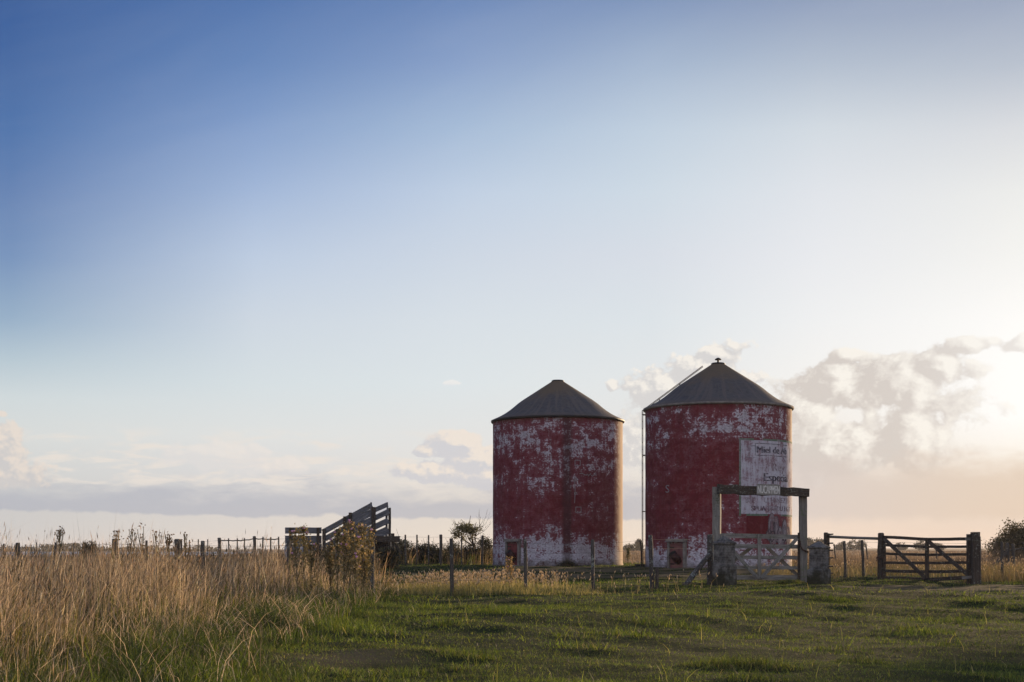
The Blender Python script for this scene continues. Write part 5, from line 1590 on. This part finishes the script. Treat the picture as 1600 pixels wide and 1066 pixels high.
# great backlit heap on the right, thinning towards the sun
sky = cumulus(sky, [(1310, 602, 76, 44, 1.5), (1255, 650, 66, 56, 1.4), (1400, 600, 90, 46, 1.3), (1300, 700, 100, 56, 1.4), (1420, 690, 90, 64, 1.1), (1470, 575, 70, 28, 1.1), (1326, 556, 34, 14, 1), (1520, 540, 60, 16, 1), (1590, 540, 40, 14, .8), (1500, 640, 60, 40, .7), (1240, 600, 40, 20, .7)], .78, 2.3, 31.0, (255, 250, 241), (213, 205, 199), nt.m('MULTIPLY', nt.ss(26, 14, az), .97), .42, .14, lit0=.24, litk=1.7)
# level beige bank under it, running off to the right
n_b = cnoise(.40, 5, 2, 2.6, 7, .58, .3, 41.0)
eb = nt.m('ADD', el, nt.m('MULTIPLY', nt.m('SUBTRACT', n_b, .5), 2.6))
bk = nt.m('MULTIPLY', nt.m('MULTIPLY', nt.ss(.85, 1.35, nt.m('ADD', el, nt.m('MULTIPLY', nt.m('SUBTRACT', n_lo, .5), .7))), nt.ss(4.1, 2.6, eb)), nt.m('MULTIPLY', nt.ss(7.5, 11, az), nt.ss(60, 30, az)))
sky = nt.mix(nt.m('MULTIPLY', bk, .85), sky, nt.mix(nt.ss(10, 20, az), lin((213, 203, 199)), lin((221, 202, 185))))
rim = nt.m('MULTIPLY', nt.m('MULTIPLY', nt.ss(2.9, 3.5, eb), nt.ss(4.3, 3.6, eb)), nt.ss(14, 17, az))
sky = nt.mix(nt.m('MULTIPLY', rim, .0), sky, lin((255, 248, 236)))

# faint high veil streaming down towards the sun
vv = nt.comb(nt.m('ADD', nt.m('MULTIPLY', az, .10), nt.m('MULTIPLY', el, .10)), nt.m('SUBTRACT', nt.m('MULTIPLY', el, .55), nt.m('MULTIPLY', az, .22)), 3.0)
veil = nt.ss(.38, .74, nt.noise(vv, .8, 5, .55, .5))
sky = nt.mix(nt.m('MULTIPLY', nt.m('MULTIPLY', veil, nt.ss(4.5, 8, el)), .03), sky, lin((226, 230, 238)))
ns = nt.new('ShaderNodeTexSky', sky_type='NISHITA', sun_disc=False)
ns.sun_elevation = R_(SUN_EL); ns.sun_rotation = R_(SUN_AZ)
bg1 = nt.new('ShaderNodeBackground'); nt.l.new(ns.outputs[0], bg1.inputs[0]); bg1.inputs[1].default_value = .05
bg2 = nt.new('ShaderNodeBackground'); nt.l.new(sky, bg2.inputs[0]); bg2.inputs[1].default_value = SKYGAIN
mxs = nt.new('ShaderNodeMixShader'); mxs.inputs[0].default_value = .97
nt.l.new(bg1.outputs[0], mxs.inputs[1]); nt.l.new(bg2.outputs[0], mxs.inputs[2])
wo = nt.new('ShaderNodeOutputWorld'); nt.l.new(mxs.outputs[0], wo.inputs[0])

w.cycles.sampling_method = 'MANUAL'; w.cycles.sample_map_resolution = 256
hb = MB()
hb.beam((0, -80, 4.5), (0, 2650, 4.5), 5300, 15, 1)
hm = bpy.data.materials.new('haze_air'); hm.use_nodes = True; hnt = NT(hm.node_tree); hnt.n.clear()
pv = hnt.new('ShaderNodeVolumePrincipled'); pv.inputs['Density'].default_value = .00016; pv.inputs['Color'].default_value = (.92, .89, .88, 1); pv.inputs['Anisotropy'].default_value = .25
ho = hnt.new('ShaderNodeOutputMaterial'); hnt.l.new(pv.outputs[0], ho.inputs['Volume'])
hz_o = hb.build('haze', hm); tag(hz_o, 'thin pale evening haze lying over the whole plain', 'haze', kind='stuff')
sl = bpy.data.lights.new('sun', 'SUN'); sl.energy = 5.0; sl.angle = R_(1.2); sl.color = (1.0, .70, .42)
so = bpy.data.objects.new('sun', sl); COL.objects.link(so)
so.rotation_euler = (-sd).to_track_quat('-Z', 'Y').to_euler(); so.location = sd * 60

cam = bpy.data.cameras.new('camera'); cam.lens = 50; cam.sensor_width = 36; cam.sensor_fit = 'HORIZONTAL'
cam.shift_y = (HOR - 533) / 1600; cam.clip_end = 20000; cam.clip_start = .1
co = bpy.data.objects.new('camera', cam); COL.objects.link(co)
co.location = (0, 0, EYE); co.rotation_euler = (R_(90), 0, 0)
SC.camera = co
SC.view_settings.view_transform = 'Standard'; SC.view_settings.look = 'None'
SC.view_settings.exposure = EXPO; SC.view_settings.gamma = 1
SC.cycles.use_denoising = True
SC.cycles.max_bounces = 6; SC.cycles.diffuse_bounces = 3; SC.cycles.glossy_bounces = 2; SC.cycles.transmission_bounces = 3
SC.cycles.caustics_reflective = False; SC.cycles.caustics_refractive = False
